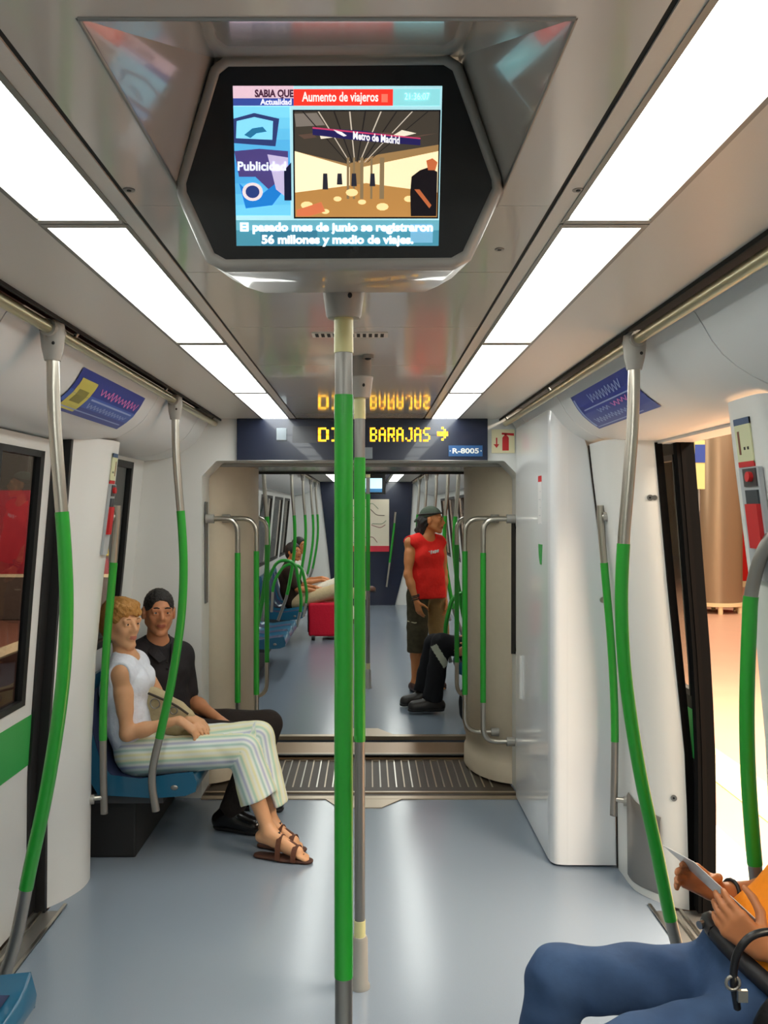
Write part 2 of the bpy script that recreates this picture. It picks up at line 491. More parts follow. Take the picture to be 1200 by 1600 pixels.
for s, sd in ((-1, 'closed-door side'), (1, 'open-door side')):
    for i in range(6):
        light_panel(s, cuts2[i], cuts2[i + 1], 'white ceiling panel of the next carriage, %s, %s from gangway' % (sd, ['first', 'second', 'third', 'fourth', 'fifth', 'sixth'][i]), 'ceiling light panels of the next carriage')

# ------------------------------------------------------------------ side walls of this carriage
def smooth_plan(pts, n=24): return spline(pts, n)
# plan of a door pillar (r at floor level, y); the wall's lean is subtracted with height
def pillar(name, s, plan, z0=0.0, z1=1.975, m=M_WALL):
    mb = MB(); pl = smooth_plan(plan, 30); zs = [0, .3, .6, .8, 1.0, 1.2, 1.36, 1.6, 1.8, 1.975]
    rings = []
    for z in zs:
        dl = 1.212 - rin(min(z, 1.96))
        rings.append([V(XC + s * (p[0] - dl), p[1], z) for p in pl])
    mb.loft(rings, m, closed=False)
    return struct(mb, name)
FARP = [V(1.46, 5.19), V(1.40, 4.6), V(1.30, 4.24), V(1.222, 4.18), V(1.212, 4.10), V(1.212, 3.97), V(1.224, 3.91), V(1.262, 3.84), V(1.315, 3.775), V(1.36, 3.735), V(1.40, 3.722)]
FARP_R = [V(1.26, 4.185), V(1.212, 4.18), V(1.211, 4.10), V(1.212, 3.97), V(1.224, 3.91), V(1.262, 3.84), V(1.315, 3.775), V(1.36, 3.745), V(1.385, 3.735)]
NEARP = [V(1.385, 2.77), V(1.36, 2.755), V(1.315, 2.72), V(1.262, 2.66), V(1.224, 2.60), V(1.212, 2.54), V(1.212, 2.46), V(1.214, 2.41), V(1.228, 2.375), V(1.30, 2.36), V(1.44, 2.355)]
FARP_L = [V(1.40, 4.12), V(1.30, 4.11), V(1.225, 4.08), V(1.212, 4.03), V(1.212, 3.97), V(1.224, 3.91), V(1.255, 3.83), V(1.29, 3.77), V(1.31, 3.735), V(1.318, 3.72)]
pillar('wall_pillar_left', -1, FARP_L)
pillar('wall_pillar_right', 1, FARP_R)
pillar('wall_pillar_right_near', 1, NEARP)
pillar('wall_pillar_left_near', -1, NEARP)

# closed-door side: window bay behind the seat
def window(idx, s, y0, y1, z0, z1, name, frame_m=M_DARK, pane=M_PANE, fw=.035):
    mb = MB()
    n = 8
    for a, b in ((z0, z0 + fw), (z1 - fw, z1)):
        wall_patch('', s, y0, y1, a, b, lambda z: rout(z) - .004, frame_m, .03, mb)
    for a, b in ((y0, y0 + fw), (y1 - fw, y1)):
        wall_patch('', s, a, b, z0, z1, lambda z: rout(z) - .004, frame_m, .03, mb)
    fr = struct(mb, name)
    g = MB(); wall_patch('', s, y0 + fw * .5, y1 - fw * .5, z0 + fw * .5, z1 - fw * .5, lambda z: rout(z) + .012, pane, .006, g)
    g.build('pane', fr)
    return fr
WB = MB()
wall_patch('', -1, 4.0, 5.22, 0, .95, rout, M_WALL, .04, WB)
wall_patch('', -1, 4.0, 5.22, 1.935, 2.02, rout, M_WALL, .04, WB)
wall_patch('', -1, 4.97, 5.22, .95, 1.935, rout, M_WALL, .04, WB)
struct(WB, 'wall_left')
window(1, -1, 4.0, 4.97, .95, 1.935, 'window_1')
# the same side near the viewer and the far side: plain bays
for s, sd in ((-1, 'left'), (1, 'right')):
    WB = MB(); wall_patch('', s, Y0, 2.38, 0, .95, rout, M_WALL, .04, WB); wall_patch('', s, Y0, 2.38, 1.9, 2.02, rout, M_WALL, .04, WB)
    wall_patch('', s, Y0, -.2, .95, 1.9, rout, M_WALL, .04, WB); wall_patch('', s, 1.6, 2.38, .95, 1.9, rout, M_WALL, .04, WB)
    struct(WB, 'wall_%s_near' % sd)
    window(2, s, -.2, 1.6, .95, 1.9, 'window_%d' % (2 if s < 0 else 3))
WB = MB(); wall_patch('', 1, 4.2, 5.22, 0, 2.02, lambda z: rout(z) + .05, M_WALL, .04, WB)
struct(WB, 'wall_right')
WB = MB(); WB.box((XC - 1.45, Y0 - .05, 0), (XC + 1.45, Y0, 2.4), M_WALL); struct(WB, 'wall_back')
# door headers
for s, sd in ((-1, 'left'), (1, 'right')):
    WB = MB(); wall_patch('', s, 2.5, 3.76, 1.945, 2.05, lambda z: rout(z) - .004, M_COVE, .12, WB); struct(WB, 'wall_header_%s' % sd)

# door on the closed side: two leaves' one visible leaf, with window and green band
def door_leaf(name, s, y0, y1, edge_y, st=.04, ga=.018):
    rf = lambda z: rout(z) + .006
    mb = MB()
    wall_patch('', s, y0, y1, .02, .635, rf, M_WALL, .035, mb)
    wall_patch('', s, y0, y1, .84, .895, rf, M_WALL, .035, mb)
    wall_patch('', s, y0, y1, 1.90, 1.95, rf, M_WALL, .035, mb)
    for a, b in ((y0, y0 + st), (y1 - st, y1)): wall_patch('', s, a, b, .895, 1.90, rf, M_WALL, .035, mb)
    d = struct(mb, name)
    g = MB(); wall_patch('', s, y0, y1, .635, .84, lambda z: rout(z) + .004, M_GREEND, .037, g); g.build('green_band', d)
    f = MB()
    for a, b in ((.895, .92), (1.875, 1.90)): wall_patch('', s, y0 + st, y1 - st, a, b, lambda z: rout(z) + .002, M_DARK, .03, f)
    for a, b in ((y0 + st, y0 + st + ga), (y1 - st - ga, y1 - st)): wall_patch('', s, a, b, .895, 1.90, lambda z: rout(z) + .002, M_DARK, .03, f)
    f.build('window_gasket', d)
    p = MB(); wall_patch('', s, y0 + st + .01, y1 - st - .01, .905, 1.89, lambda z: rout(z) + .02, M_PANED, .006, p); p.build('pane', d)
    e = MB()
    for ya, yb in edge_y: wall_patch('', s, ya, yb, .02, 1.95, lambda z: rout(z) - .006, M_DARK, .05, e)
    e.build('rubber_edge', d)
    return d
_ro = R_OUT; R_OUT = [(0, 1.335), (.6, 1.330), (1.0, 1.302), (1.36, 1.275), (1.96, 1.224), (2.3, 1.19)]
door_leaf('door_1', -1, 3.01, 3.63, [(3.63, 3.70)], .085, .04)
door_leaf('door_2', -1, 2.74, 3.0, [(3.0, 3.008)], .06, .03)
WB = MB(); wall_patch('', -1, 3.70, 3.725, 0, 1.96, lambda z: rout(z) - .045, M_DARK, .08, WB); struct(WB, 'trim_2')
R_OUT = _ro
# the open side: a leaf sliding out of its pocket, slightly further out than the wall
_ro = R_OUT; 
R_OUT = [(0, 1.397), (.6, 1.397), (1.0, 1.380), (1.36, 1.352), (1.96, 1.305), (2.3, 1.28)]
_mw = M_WALL; M_WALL = mat('leaf_dark', (26, 26, 25), .6, spec=.2); _mp = M_PANED; M_PANED = M_PANE
door_leaf('door_3', 1, 3.70, 4.16, [], .03, .012); M_WALL = _mw; M_PANED = _mp
WB = MB(); wall_patch('', 1, 3.66, 3.702, .02, 1.95, lambda z: rout(z) - .002, M_DARKM, .072, WB)
wall_patch('', 1, 3.656, 3.661, .02, 1.95, lambda z: rout(z) + .014, mat('rubber_brown', (12, 9, 8), .8, spec=.1), .018, WB)
WB.build('rubber_edge', bpy.data.objects['door_3'])
R_OUT = _ro
WB = MB(); wall_patch('', 1, 3.732, 3.75, 0, 1.95, lambda z: rout(z) - .015, M_DARKM, .030, WB); struct(WB, 'trim_1')
WB = MB(); wall_patch('', 1, 2.768, 2.79, 0, 1.95, lambda z: rout(z) - .012, M_DARK, .05, WB); struct(WB, 'trim_3')
# thresholds
for s, n in ((-1, 4), (1, 5)):
    WB = MB()
    x0, x1 = sorted((XC + s * 1.225, XC + s * 1.47)); WB.box((x0, 2.76, -.04), (x1, 3.72, .004), M_STEELD)
    x0, x1 = sorted((XC + s * 1.225, XC + s * 1.238)); WB.box((x0, 2.76, 0), (x1, 3.78, .009), M_STEEL)
    for q in (1.30, 1.335): 
        x0, x1 = sorted((XC + s * q, XC + s * (q + .012))); WB.box((x0, 2.76, 0), (x1, 3.72, .012), M_STEEL)
    struct(WB, 'trim_%d' % n)

# ------------------------------------------------------------------ end wall with the portal, gangway
def portal(y0, y1, names):
    for s, nm in ((-1, names[0]), (1, names[1])):
        mb = MB()
        pts = [V(XC + s * .92, y0, 0), V(XC + s * 1.46, y0, 0), V(XC + s * 1.46, y0, 2.32), V(XC + s * .60, y0, 2.32), V(XC + s * .60, y0, 1.957), V(XC + s * .835, y0, 1.957), V(XC + s * .92, y0, 1.868)]
        mb.prism(pts, (0, y1 - y0, 0), M_WALL)
        struct(mb, nm, bevel=.012)
    mb = MB(); mb.box((XC - .60, y0, 1.957), (XC + .60, y1, 2.32), M_WALL); struct(mb, names[2])
portal(5.2, 5.44, ('wall_end_left', 'wall_end_right', 'wall_end_header'))
portal(6.42, 6.66, ('wall_next_left', 'wall_next_right', 'wall_next_header'))
mb = MB(); mb.box((XC - .95, 5.44, 1.945), (XC + .95, 6.42, 1.99), mat('gangway_ceiling', (150, 146, 138), .2, metal=.4)); struct(mb, 'ceiling_gangway')
mb = MB(); mb.box((XC - .93, 5.445, 1.935), (XC + .93, 5.47, 1.95), M_STEELD); mb.box((XC - .93, 6.36, 1.93), (XC + .93, 6.42, 1.95), M_DARK); struct(mb, 'trim_6')
for s, sd in ((-1, 'left'), (1, 'right')):
    mb = MB(); rings = []
    N = 28
    for z, e in ((0, 0), (.10, 0), (.115, .012), (.20, .014), (.215, .0), (1.945, 0)):
        rings.append([V(XC + s * (.985 - (.30 - e) * math.sin(math.pi * i / N)), 5.94 - (.48 - e) * math.cos(math.pi * i / N), z) for i in range(N + 1)])
    mb.loft(rings, M_GANG, closed=False)
    mb.box((XC + s * .96 - .02, 5.40, 0), (XC + s * .96 + .02, 6.46, 1.96), M_GANG)
    struct(mb, 'wall_gangway_' + sd)
# dark glass in the portal lining of the open side
mb = MB()
g = spline([V(5.225, .93), V(5.24, 1.15), V(5.225, 1.36), V(5.26, 1.52), V(5.32, 1.60), V(5.42, 1.62)], 30)
pts = [V(XC + .918, p[0], p[1]) for p in g] + [V(XC + .918, 5.43, .80), V(XC + .918, 5.30, .82)]
mb.prism(pts, (-.006, 0, 0), mat('dark_glass', (16, 17, 22), .5, spec=.05)); 
mb.build('dark_window', label='dark glass window with wavy edge in the portal lining, open-door side', cat='window')
mb = MB(); mb.box((XC - .918, 5.28, 1.12), (XC - .912, 5.36, 1.72), mat('grey_recess', (92, 92, 92), .4))
mb.build('grey_cover', label='narrow grey cover plate on the portal lining of the closed-door side', cat='cover')

mb = MB(); mb.box((XC - .92, 5.40, -.06), (XC + .92, 6.46, -.012), M_GRATE)
for i in range(34):
    x = XC - .80 + i * .0485
    mb.box((x - .004, 5.42, -.013), (x + .004, 6.02, -.006), M_STEEL if i % 2 else M_ALU)
    if i % 2 == 0: mb.box((x - .004, 6.012, -.013), (x + .0485, 6.02, -.006), M_ALU)
mb.box((XC - .92, 5.26, -.03), (XC + .92, 5.42, -.004), M_GRATE)
mb.box((XC - .92, 6.06, -.03), (XC + .92, 6.42, .010), mat('ramp_metal', (150, 122, 92), .35, metal=.7))
struct(mb, 'floor_gangway')
mb = MB(); mb.box((XC - .92, 5.17, -.02), (XC + .92, 5.225, .006), M_ALU); mb.box((XC - .92, 6.06, 0), (XC + .92, 6.085, .016), M_DARK)
mb.box((XC - .92, 6.09, 0), (XC + .92, 6.12, .016), M_ALU); mb.box((XC - .92, 6.60, -.02), (XC + .92, 6.66, .008), M_ALU); mb.box((XC - .92, 5.30, -.01), (XC + .92, 5.325, .002), M_ALU)
struct(mb, 'trim_7')
mb = MB(); mb.prism([V(XC - .20, 5.17, .0), V(XC + .24, 5.17, 0), V(XC + .12, 5.02, 0), V(XC - .12, 5.02, 0)], (0, 0, .005), M_ALU)
struct(mb, 'trim_8')
mb = MB(); mb.prism([V(XC - .20, 6.66, .0), V(XC + .24, 6.66, 0), V(XC + .12, 6.86, 0), V(XC - .12, 6.86, 0)], (0, 0, .005), M_ALU)
struct(mb, 'trim_9')

# ------------------------------------------------------------------ white equipment cabinet on the open-door side
cab = thing('equipment_cabinet', 'tall white cabinet with slanted face beside the gangway, open-door side', 'cabinet', (XC + 1.0, 4.7, 0))
mb = MB(); rings = []
pl = [V(.902, 5.195), V(.902, 4.27)] + spline([V(.902, 4.27), V(.908, 4.22), V(.932, 4.19), V(.98, 4.182)], 16)[1:] + [V(1.205, 4.18), V(1.205, 5.195)]
for z in (0.012, .6, 1.0, 1.36, 1.96, 2.17):
    d = 1.205 - min(rin(min(z, 2.0)) - .006, 1.205) if z < 2 else .20
    rings.append([V(XC + (p[0] if p[0] < 1.1 else p[0] - d), p[1], z) for p in pl])
mb.loft(rings, M_WALLG, caps=True, smooth=False)
mb.build('body', cab, bevel=.006)
k = MB(); k.box((XC + .912, 4.24, 0), (XC + 1.20, 5.19, .012), M_DARK); k.build('plinth', cab)
k = MB()
x = XC + .9015
k.box((x - .001, 4.42, 1.81), (x, 4.51, 1.84), M_RED); k.box((x - .001, 4.42, 1.60), (x, 4.51, 1.81), mat('label_pale', (228, 228, 228), .25))
for i in range(5): k.box((x - .0014, 4.44, 1.60 + i * .04), (x - .001, 4.46 + .03 * (i % 2), 1.604 + i * .04), mat('faint_grey_print', (150, 150, 160), .6))
k.build('notice_label', cab, label='white notice label with red heading')
k = MB(); k.prism([V(x, 4.40, 1.50), V(x, 4.50, 1.50), V(x, 4.49, 1.44), V(x, 4.46, 1.40), V(x, 4.42, 1.40)], (-.0015, 0, 0), M_GREEND); k.build('green_sticker', cab, label='small green sticker')
k = MB(); k.box((x - .012, 4.98, .62), (x, 5.0, .86), M_WALL); k.build('handle', cab)
k = MB()
for z in (.9,): k.tube([V(XC + 1.14, 4.178, 1.25), V(XC + 1.14, 4.172, 1.25)], .014, M_STEEL)
k.build('lock', cab)

# stainless cover at the foot of the open-door pillar, its hazard sticker and screws
def pill_pt(q, z, off=.0, s=1):
    pl = smooth_plan(FARP_R if s > 0 else FARP_L, 30); i = q * (len(pl) - 1); a = int(i); b = min(a + 1, len(pl) - 1); t = i - a
    p = pl[a] * (1 - t) + pl[b] * t; d = nrm(pl[b] - pl[a]) if b > a else nrm(pl[a] - pl[a - 1]); n = V(-d[1], d[0])
    if n[0] > 0: n = -n
    p = p + n * off
    return V(XC + s * (p[0] - (1.212 - rin(min(z, 1.96)))), p[1], z)
kp = MB(); rings = []
qs = [.36 + .34 * i / 14 for i in range(15)]
for z, o in ((.035, .004), (.05, .012), (.36, .012), (.40, .012), (.415, .004)):
    rings.append([pill_pt(q, z + (-.05 * (i / 14) if z > .3 else 0), o) for i, q in enumerate(qs)])
kp.loft(rings, M_STEELD, closed=False)
cv = kp.build('kick_cover', label='stainless steel cover at the foot of the open-door pillar', cat='cover')
k = MB(); c0 = pill_pt(.66, .21, .014); k.tube([c0, c0 + V(-.006, -.006, 0)], .009, M_DARK); k.build('lock', cv)
k = MB(); a, b, c = pill_pt(.49, .47, .003), pill_pt(.60, .47, .003), pill_pt(.545, .55, .003)
k.add([a, b, c], [(0, 1, 2)], mat('hazard_yellow', (236, 196, 30), .5))
a, b, c = pill_pt(.525, .485, .005), pill_pt(.565, .485, .005), pill_pt(.545, .53, .005); k.add([a, b, c], [(0, 1, 2)], M_DARK)
k.build('hazard_sticker', label='yellow triangular hazard sticker on the open-door pillar', cat='sticker')
for z, q, nm in ((1.72, .80, 'uppermost'), (1.0, .30, 'beside the short grab rail'), (.46, .80, 'low near the steel cover')):
    k = MB(); 
    for dz in ((0,) if z < 1.5 else (0, .0)):
        c0 = pill_pt(q, z, .0); n = nrm(pill_pt(q, z, .02) - c0); k.tube([c0 - n * .003, c0 + n * .004], .013, M_STEELD); k.tube([c0 + n * .004, c0 + n * .0045], .005, M_DARK)
        if z > 1.5: 
            c1 = pill_pt(q + .045, z, 0); k.tube([c1 - n * .003, c1 + n * .004], .011, M_STEELD)
    k.build('panel_screw', label='round steel panel screw on the open-door pillar, %s' % nm, cat='screw', group='pillar screws')
# black seam between cabinet and pillar
mb = MB(); wall_patch('', 1, 4.176, 4.19, 0, 1.97, lambda z: rin(min(z, 1.96)) - .004, M_DARK, .05, mb); struct(mb, 'trim_10')

# emergency unit and notice on the near pillar of the open-door side; the like on the closed side
def emergency_unit(s, ya, yb, notice_lab, unit_lab, na=0, nb=0):
    w = yb - ya
    def Q(y, z, o): return V(XC + s * (rin(z) - o), y, z)
    def panel(mb, y0, y1, z0, z1, m, o=.004, o2=0):
        a = [Q(y0, z0, o), Q(y1, z0, o), Q(y1, z1, o), Q(y0, z1, o)]; mb.prism(a, (-(o) * -s * 1.0, 0, 0), m)
    ua, ub = ya, yb; ya, yb = na or ya, nb or yb; w = yb - ya
    mb = MB(); panel(mb, ya, yb, 1.795, 1.92, mat('notice_yellow', (206, 208, 168), .5)); 
    panel(mb, ya, yb, 1.902, 1.92, mat('notice_blue', (62, 84, 116), .5), .0045); panel(mb, ya, yb, 1.785, 1.80, M_RED, .0045)
    panel(mb, ya + w * .72, ya + w * .84, 1.82, 1.885, mat('notice_brown', (120, 70, 50), .5), .0048)
    for q in (.2, .42): panel(mb, ya + w * q, ya + w * (q + .1), 1.832, 1.84, M_DARK, .0048)
    mb.build('notice_sticker', label=notice_lab, cat='sticker'); ya, yb, w = ua, ub, ub - ua
    u = thing('emergency_unit', unit_lab, 'alarm', Q((ya + yb) / 2, 1.5, 0))
    mb = MB(); panel(mb, ya, yb, 1.47, 1.783, mat('unit_grey', (176, 180, 182), .4), .012); mb.build('housing', u, bevel=.003)
    mb = MB(); panel(mb, ya + w * .1, yb - w * .25, 1.73, 1.779, mat('unit_dark', (70, 66, 66), .4), .016)
    c0 = Q(ya + w * .33, 1.756, .016); mb.tube([c0, c0 + V(-s * .012, 0, 0)], .014, M_RED); mb.build('call_button', u, label='dark panel with red call button')
    mb = MB(); panel(mb, ya + w * .1, yb - w * .3, 1.56, 1.682, M_RED, .024); panel(mb, ya + w * .1, yb - w * .3, 1.682, 1.72, mat('unit_dark2', (60, 66, 70), .4), .018)
    mb.build('handle', u, label='red emergency pull handle')
emergency_unit(1, 2.395, 2.52, 'yellow notice with red foot above the emergency unit, open-door side', 'grey emergency unit with red handle on the near open-door pillar', 2.435, 2.535)
emergency_unit(-1, 3.955, 4.03, 'yellow notice with red foot on the closed-door pillar', 'narrow grey emergency unit on the closed-door pillar beside the window')

# ------------------------------------------------------------------ blue seats
def seat(yc, s, label, group, w=.44, xf=.765, z=.40, depth=.46):
    """one moulded seat; s = side, open towards the aisle"""
    t = thing('moulded_seat', label, 'seat', (XC + s * (xf + depth / 2), yc, 0), group)
    def X(r): return XC + s * (xf + (r - xf) * depth / .46)
    shell = MB(); rings = []
    prof = [(xf, z - .055), (xf - .006, z - .02), (xf + .012, z + .004), (xf + .10, z - .004), (xf + .26, z - .028), (xf + .40, z - .01), (xf + .47, z + .06), (xf + .505, z + .22), (xf + .53, z + .42), (xf + .54, z + .46), (xf + .565, z + .455), (xf + .565, z + .40), (xf + .54, z + .2), (xf + .52, z + .0), (xf + .48, z - .07), (xf + .2, z - .085), (xf + .05, z - .075)]
    n = 13
    for i in range(n):
        q = -1 + 2 * i / (n - 1); y = yc + q * w / 2; lip = .035 * abs(q) ** 6
        rings.append([V(X(r - (lip * .6 if r > xf + .42 else 0)), y, zz + (lip if (j in (2, 3, 4, 5, 6)) else 0)) for j, (r, zz) in enumerate(prof)])
    shell.loft(rings, M_BLUE, caps=True, smooth=True)
    shell.build('shell', t, bevel=.006)
    pad = MB(); rings = []
    pp = [(xf + .05, z + .008), (xf + .11, z + .004), (xf + .26, z - .018), (xf + .39, z - .002), (xf + .455, z + .06), (xf + .49, z + .2), (xf + .515, z + .40)]
    for i in range(7):
        y = yc + (-1 + 2 * i / 6) * w * .40
        rings.append([V(X(r), y, zz) for r, zz in pp] + [V(X(r + .012), y, zz - .012) for r, zz in pp[::-1]])
    pad.loft(rings, M_BLUED, caps=True); pad.build('seat_pad', t, label='dark blue padded insert')
    b = MB(); x0, x1 = sorted((X(xf + .16), X(xf + .56))); b.box((x0, yc - w * .42, z - .12), (x1, yc + w * .42, z - .075), mat('seat_base', (60, 62, 66), .6)); b.build('bracket', t)
    c = MB(); c.ball((X(xf + .10), yc - w / 2 - .001, z - .035), (.018, .005, .012), M_STEELD); c.build('badge', t)
def bench_shade_box(y0, y1, s, label):
    mb = MB(); x0, x1 = sorted((XC + s * 1.07, XC + s * 1.33)); mb.box((x0, y0, 0), (x1, y1, .275), mat('bench_shade_box', (26, 26, 27), .6)); mb.build('bench_shade_box', label=label, cat='shade box', bevel=.01)  # added box; its near-black colour stands in for the shade under the seats
seat(4.43, -1, 'blue moulded seat under the woman in white', 'blue moulded seats')
seat(4.89, -1, 'blue moulded seat under the man in the dark shirt', 'blue moulded seats')
bench_shade_box(4.3, 5.18, -1, 'added box, coloured as the shade under the two blue seats by the gangway')
for s, nm in ((-1, 'closed-door side, only its corner showing in the frame'), (1, 'open-door side under the person in jeans')):
    seat(2.12, s, 'blue moulded seat near the viewer, %s' % nm, 'blue moulded seats', z=.42, xf=.825, depth=.43 if s > 0 else .40)
seat(1.66, -1, 'blue moulded seat beside the closed-door corner seat', 'blue moulded seats', z=.42, xf=.825, depth=.40)
seat(1.66, 1, 'empty blue moulded seat next to the person in jeans', 'blue moulded seats', z=.42, xf=.825, depth=.43)
bench_shade_box(1.45, 2.3, -1, 'added box, coloured as the shade under the near blue seats, closed-door side')
bench_shade_box(1.45, 2.3, 1, 'added box, coloured as the shade under the seat of the person in jeans')

# ------------------------------------------------------------------ rails along the ceiling
def ceiling_rail(s, y0, y1, label):
    mb = MB(); x = XC + s * .842
    mb.tube([V(x, y0, 2.172), V(x, y1, 2.172)], .0165, mat('warm_steel', (214, 206, 172), .3, metal=.9), seg=16)
    for y in np.arange(y0 + .3, y1, 1.2): mb.tube([V(x, y, 2.18), V(x - s * .022, y, 2.215)], .007, M_STEELD, seg=8)
    mb.build('ceiling_rail', label=label, cat='handrail', group=None)
ceiling_rail(-1, Y0, 5.19, 'long steel ceiling rail of this carriage, closed-door side')
ceiling_rail(1, Y0, 5.19, 'long steel ceiling rail of this carriage, open-door side')
ceiling_rail(-1, 6.68, 15.9, 'long steel ceiling rail of the next carriage, closed-door side')
ceiling_rail(1, 6.68, 15.9, 'long steel ceiling rail of the next carriage, open-door side')

# ------------------------------------------------------------------ poles
def center_pole(x, y, zt, label, zg0=.78, zg1=1.83, r=.0200, far=False):
    t = thing('center_pole', label, 'pole', (x, y, 0), 'upright poles in the middle of the aisle')
    mb = MB()
    n = 12 if far else 22
    mb.tube([V(x, y, .08), V(x, y, zg0)], r * .93, M_STEELD, n); mb.build('lower_tube', t); mb = MB(); mb.tube([V(x, y, zg1), V(x, y, zt)], r * .93, M_STEELD, n)
    mb.build('upper_tube', t)
    mb = MB(); mb.tube([V(x, y, zg0), V(x, y, zg1)], r, M_GREEN, n); mb.build('green_sleeve', t)
    mb = MB(); mb.tube([V(x, y, zt - .075), V(x, y, zt - .0)], r * 1.02, mat('cream_collar', (214, 208, 150), .35), n); mb.build('collar', t)
    mb = MB()
    mb.tube([V(x, y, zt - .002), V(x, y, zt + .004), V(x, y, zt + .066), V(x, y, zt + .072), V(x, y, zt + .073), V(x, y, CEIL)], [.034, .037, .046, .047, .040, .040], M_BRACK, 28)
    mb.ball((x + .014, y - .0405, zt + .038), (.005, .003, .006), M_DARK, 10, 6)
    mb.build('ceiling_socket', t)
    mb = MB(); mb.tube([V(x, y, 0), V(x, y, .01), V(x, y, .02), V(x, y, .17), V(x, y, .18)], [.036, .036, .030, .0285, .024], M_BRACK, 24); mb.build('floor_socket', t)
    mb = MB(); mb.tube([V(x, y, .18), V(x, y, .235)], r * 1.02, MATS['cream_collar'], n); mb.build('floor_collar', t)
center_pole(-.0515, 1.90, 2.072, 'green upright pole nearest the viewer, under the ceiling screen', zg0=.675, zg1=1.908)
center_pole(-.029, 3.13, 2.06, 'green upright pole just behind the nearest pole, toward the gangway', zg0=.86, zg1=1.85)
center_pole(.0, 8.45, 2.06, 'thin green upright pole in the aisle of the next carriage', zg0=.92, zg1=1.83, far=True)

def curved_pole(y, s, zcut, end, label, group, far=False, zlow=None):
    """S-shaped pole from the ceiling rail to the seat; end = (r, z) of its foot"""
    x = XC + s * .842
    t = thing('curved_pole', label, 'pole', (x, y, 0), group)
    prof = [(.842, 2.17), (.838, 1.95), (.824, 1.75), (.810, 1.58), (.803, 1.40), (.810, 1.22), (.830, 1.05), (.862, .86), (.905, .66), (.948, .45)]
    prof = [p for p in prof if p[1] > end[1] + .08] + [end]
    path = spline([V(XC + s * r, y, z) for r, z in prof], 60 if not far else 24)
    up, dn = cut_path(path, zcut)
    zl = zlow if zlow else .62
    mid, low = cut_path(dn, zl)
    n = 16 if not far else 8
    mb = MB(); mb.tube(up, .0180, M_STEEL, n); mb.build('upper_tube', t); mb = MB(); mb.tube(low, .0180, M_STEELD, n); mb.build('lower_tube', t)
    mb = MB(); mb.tube(mid, .0195, M_GREEN, n); mb.build('green_sleeve', t)
    mb = MB(); mb.tube([V(x, y, 2.195), V(x, y, 2.16), V(x, y, 2.12), V(x, y, 2.085)], [.032, .034, .030, .022], M_BRACK, 18)
    mb.tube([V(x, y - .045, 2.172), V(x, y + .045, 2.172)], .024, M_BRACK, 14)
    mb.ball((x + .012, y - .030, 2.13), (.005, .003, .005), M_DARK, 8, 5)
    mb.build('rail_bracket', t)
    return t
G1 = 'curved poles hanging from the ceiling rails'
curved_pole(2.52, -1, 1.66, (1.00, .30), 'large curved green pole by the closed door, nearest on that side', G1, zlow=.60)
curved_pole(2.68, 1, 1.565, (.985, .30), 'large curved green pole by the open door, behind the person in jeans', G1, zlow=.44)
curved_pole(4.12, -1, 1.665, (.93, .285), 'curved green pole in front of the seated couple', G1, zlow=.62)

def pillar_rail(s, y, label, flip=False):
    """grab rail on a door pillar with two stand-offs"""
    t = thing('grab_rail', label, 'handrail', (XC + s * 1.15, y, 1.0), 'short grab rails on the door pillars')
    path = spline([V(XC + s * r, y, z) for r, z in ((1.098, 1.69), (1.10, 1.62), (1.113, 1.45), (1.128, 1.28), (1.145, 1.08), (1.157, .88), (1.163, .70), (1.162, .50), (1.158, .31), (1.157, .285))], 50)
    up, dn = cut_path(path, 1.43); mid, low = cut_path(dn, .62)
    mb = MB(); mb.tube(up, .0165, M_STEEL, 14); mb.build('upper_tube', t); mb = MB(); mb.tube(low, .0165, M_STEELD, 14); mb.build('lower_tube', t)
    mb = MB(); mb.tube(mid, .018, M_GREEN, 14); mb.build('green_sleeve', t)
    for z, r in ((1.64, 1.10), (.36, 1.158)):
        mb = MB(); yy = y + (.10 if False else 0)
        mb.tube([V(XC + s * r, y, z), V(XC + s * (rin(z) + .03), y - (.04 if s > 0 else .03), z)], .012, M_STEEL, 12)
        mb.tube([V(XC + s * (rin(z) - .014), y - .032, z), V(XC + s * (rin(z) + .02), y - .04, z)], .021, M_BRACK, 14)
        mb.build('standoff', t)
pillar_rail(-1, 4.085, 'short green grab rail on the closed-door pillar beside the seated woman')
pillar_rail(1, 4.06, 'short green grab rail between the white cabinet and the open-door pillar')
# rail at the near pillar of the open side
t = thing('grab_rail', 'thick green grab rail at the near edge of the open doorway', 'handrail', (XC + 1.1, 2.45, 1.0), 'short grab rails on the door pillars')
path = spline([V(1.15, 2.365, 1.70), V(1.118, 2.37, 1.66), V(1.066, 2.41, 1.56), V(1.046, 2.44, 1.45), V(1.038, 2.44, 1.34), V(1.032, 2.44, 1.15), V(1.034, 2.44, .98), V(1.045, 2.44, .80), V(1.062, 2.44, .62), V(1.09, 2.44, .42), V(1.11, 2.44, .32)], 60)
up, dn = cut_path(path, 1.43); mid, low = cut_path(dn, .70)
mb = MB(); mb.tube(up, .0185, M_STEELD, 16); mb.build('upper_tube', t); mb = MB(); mb.tube(low, .0185, M_STEELD, 16); mb.build('lower_tube', t)
mb = MB(); mb.tube(mid, .020, M_GREEN, 16); mb.build('green_sleeve', t)
for c in (path[0], path[-1]):
    mb = MB(); mb.tube([c, V(XC + rin(c[2]) + .02, c[1] - .02, c[2])], .02, M_BRACK, 14); mb.build('standoff', t)

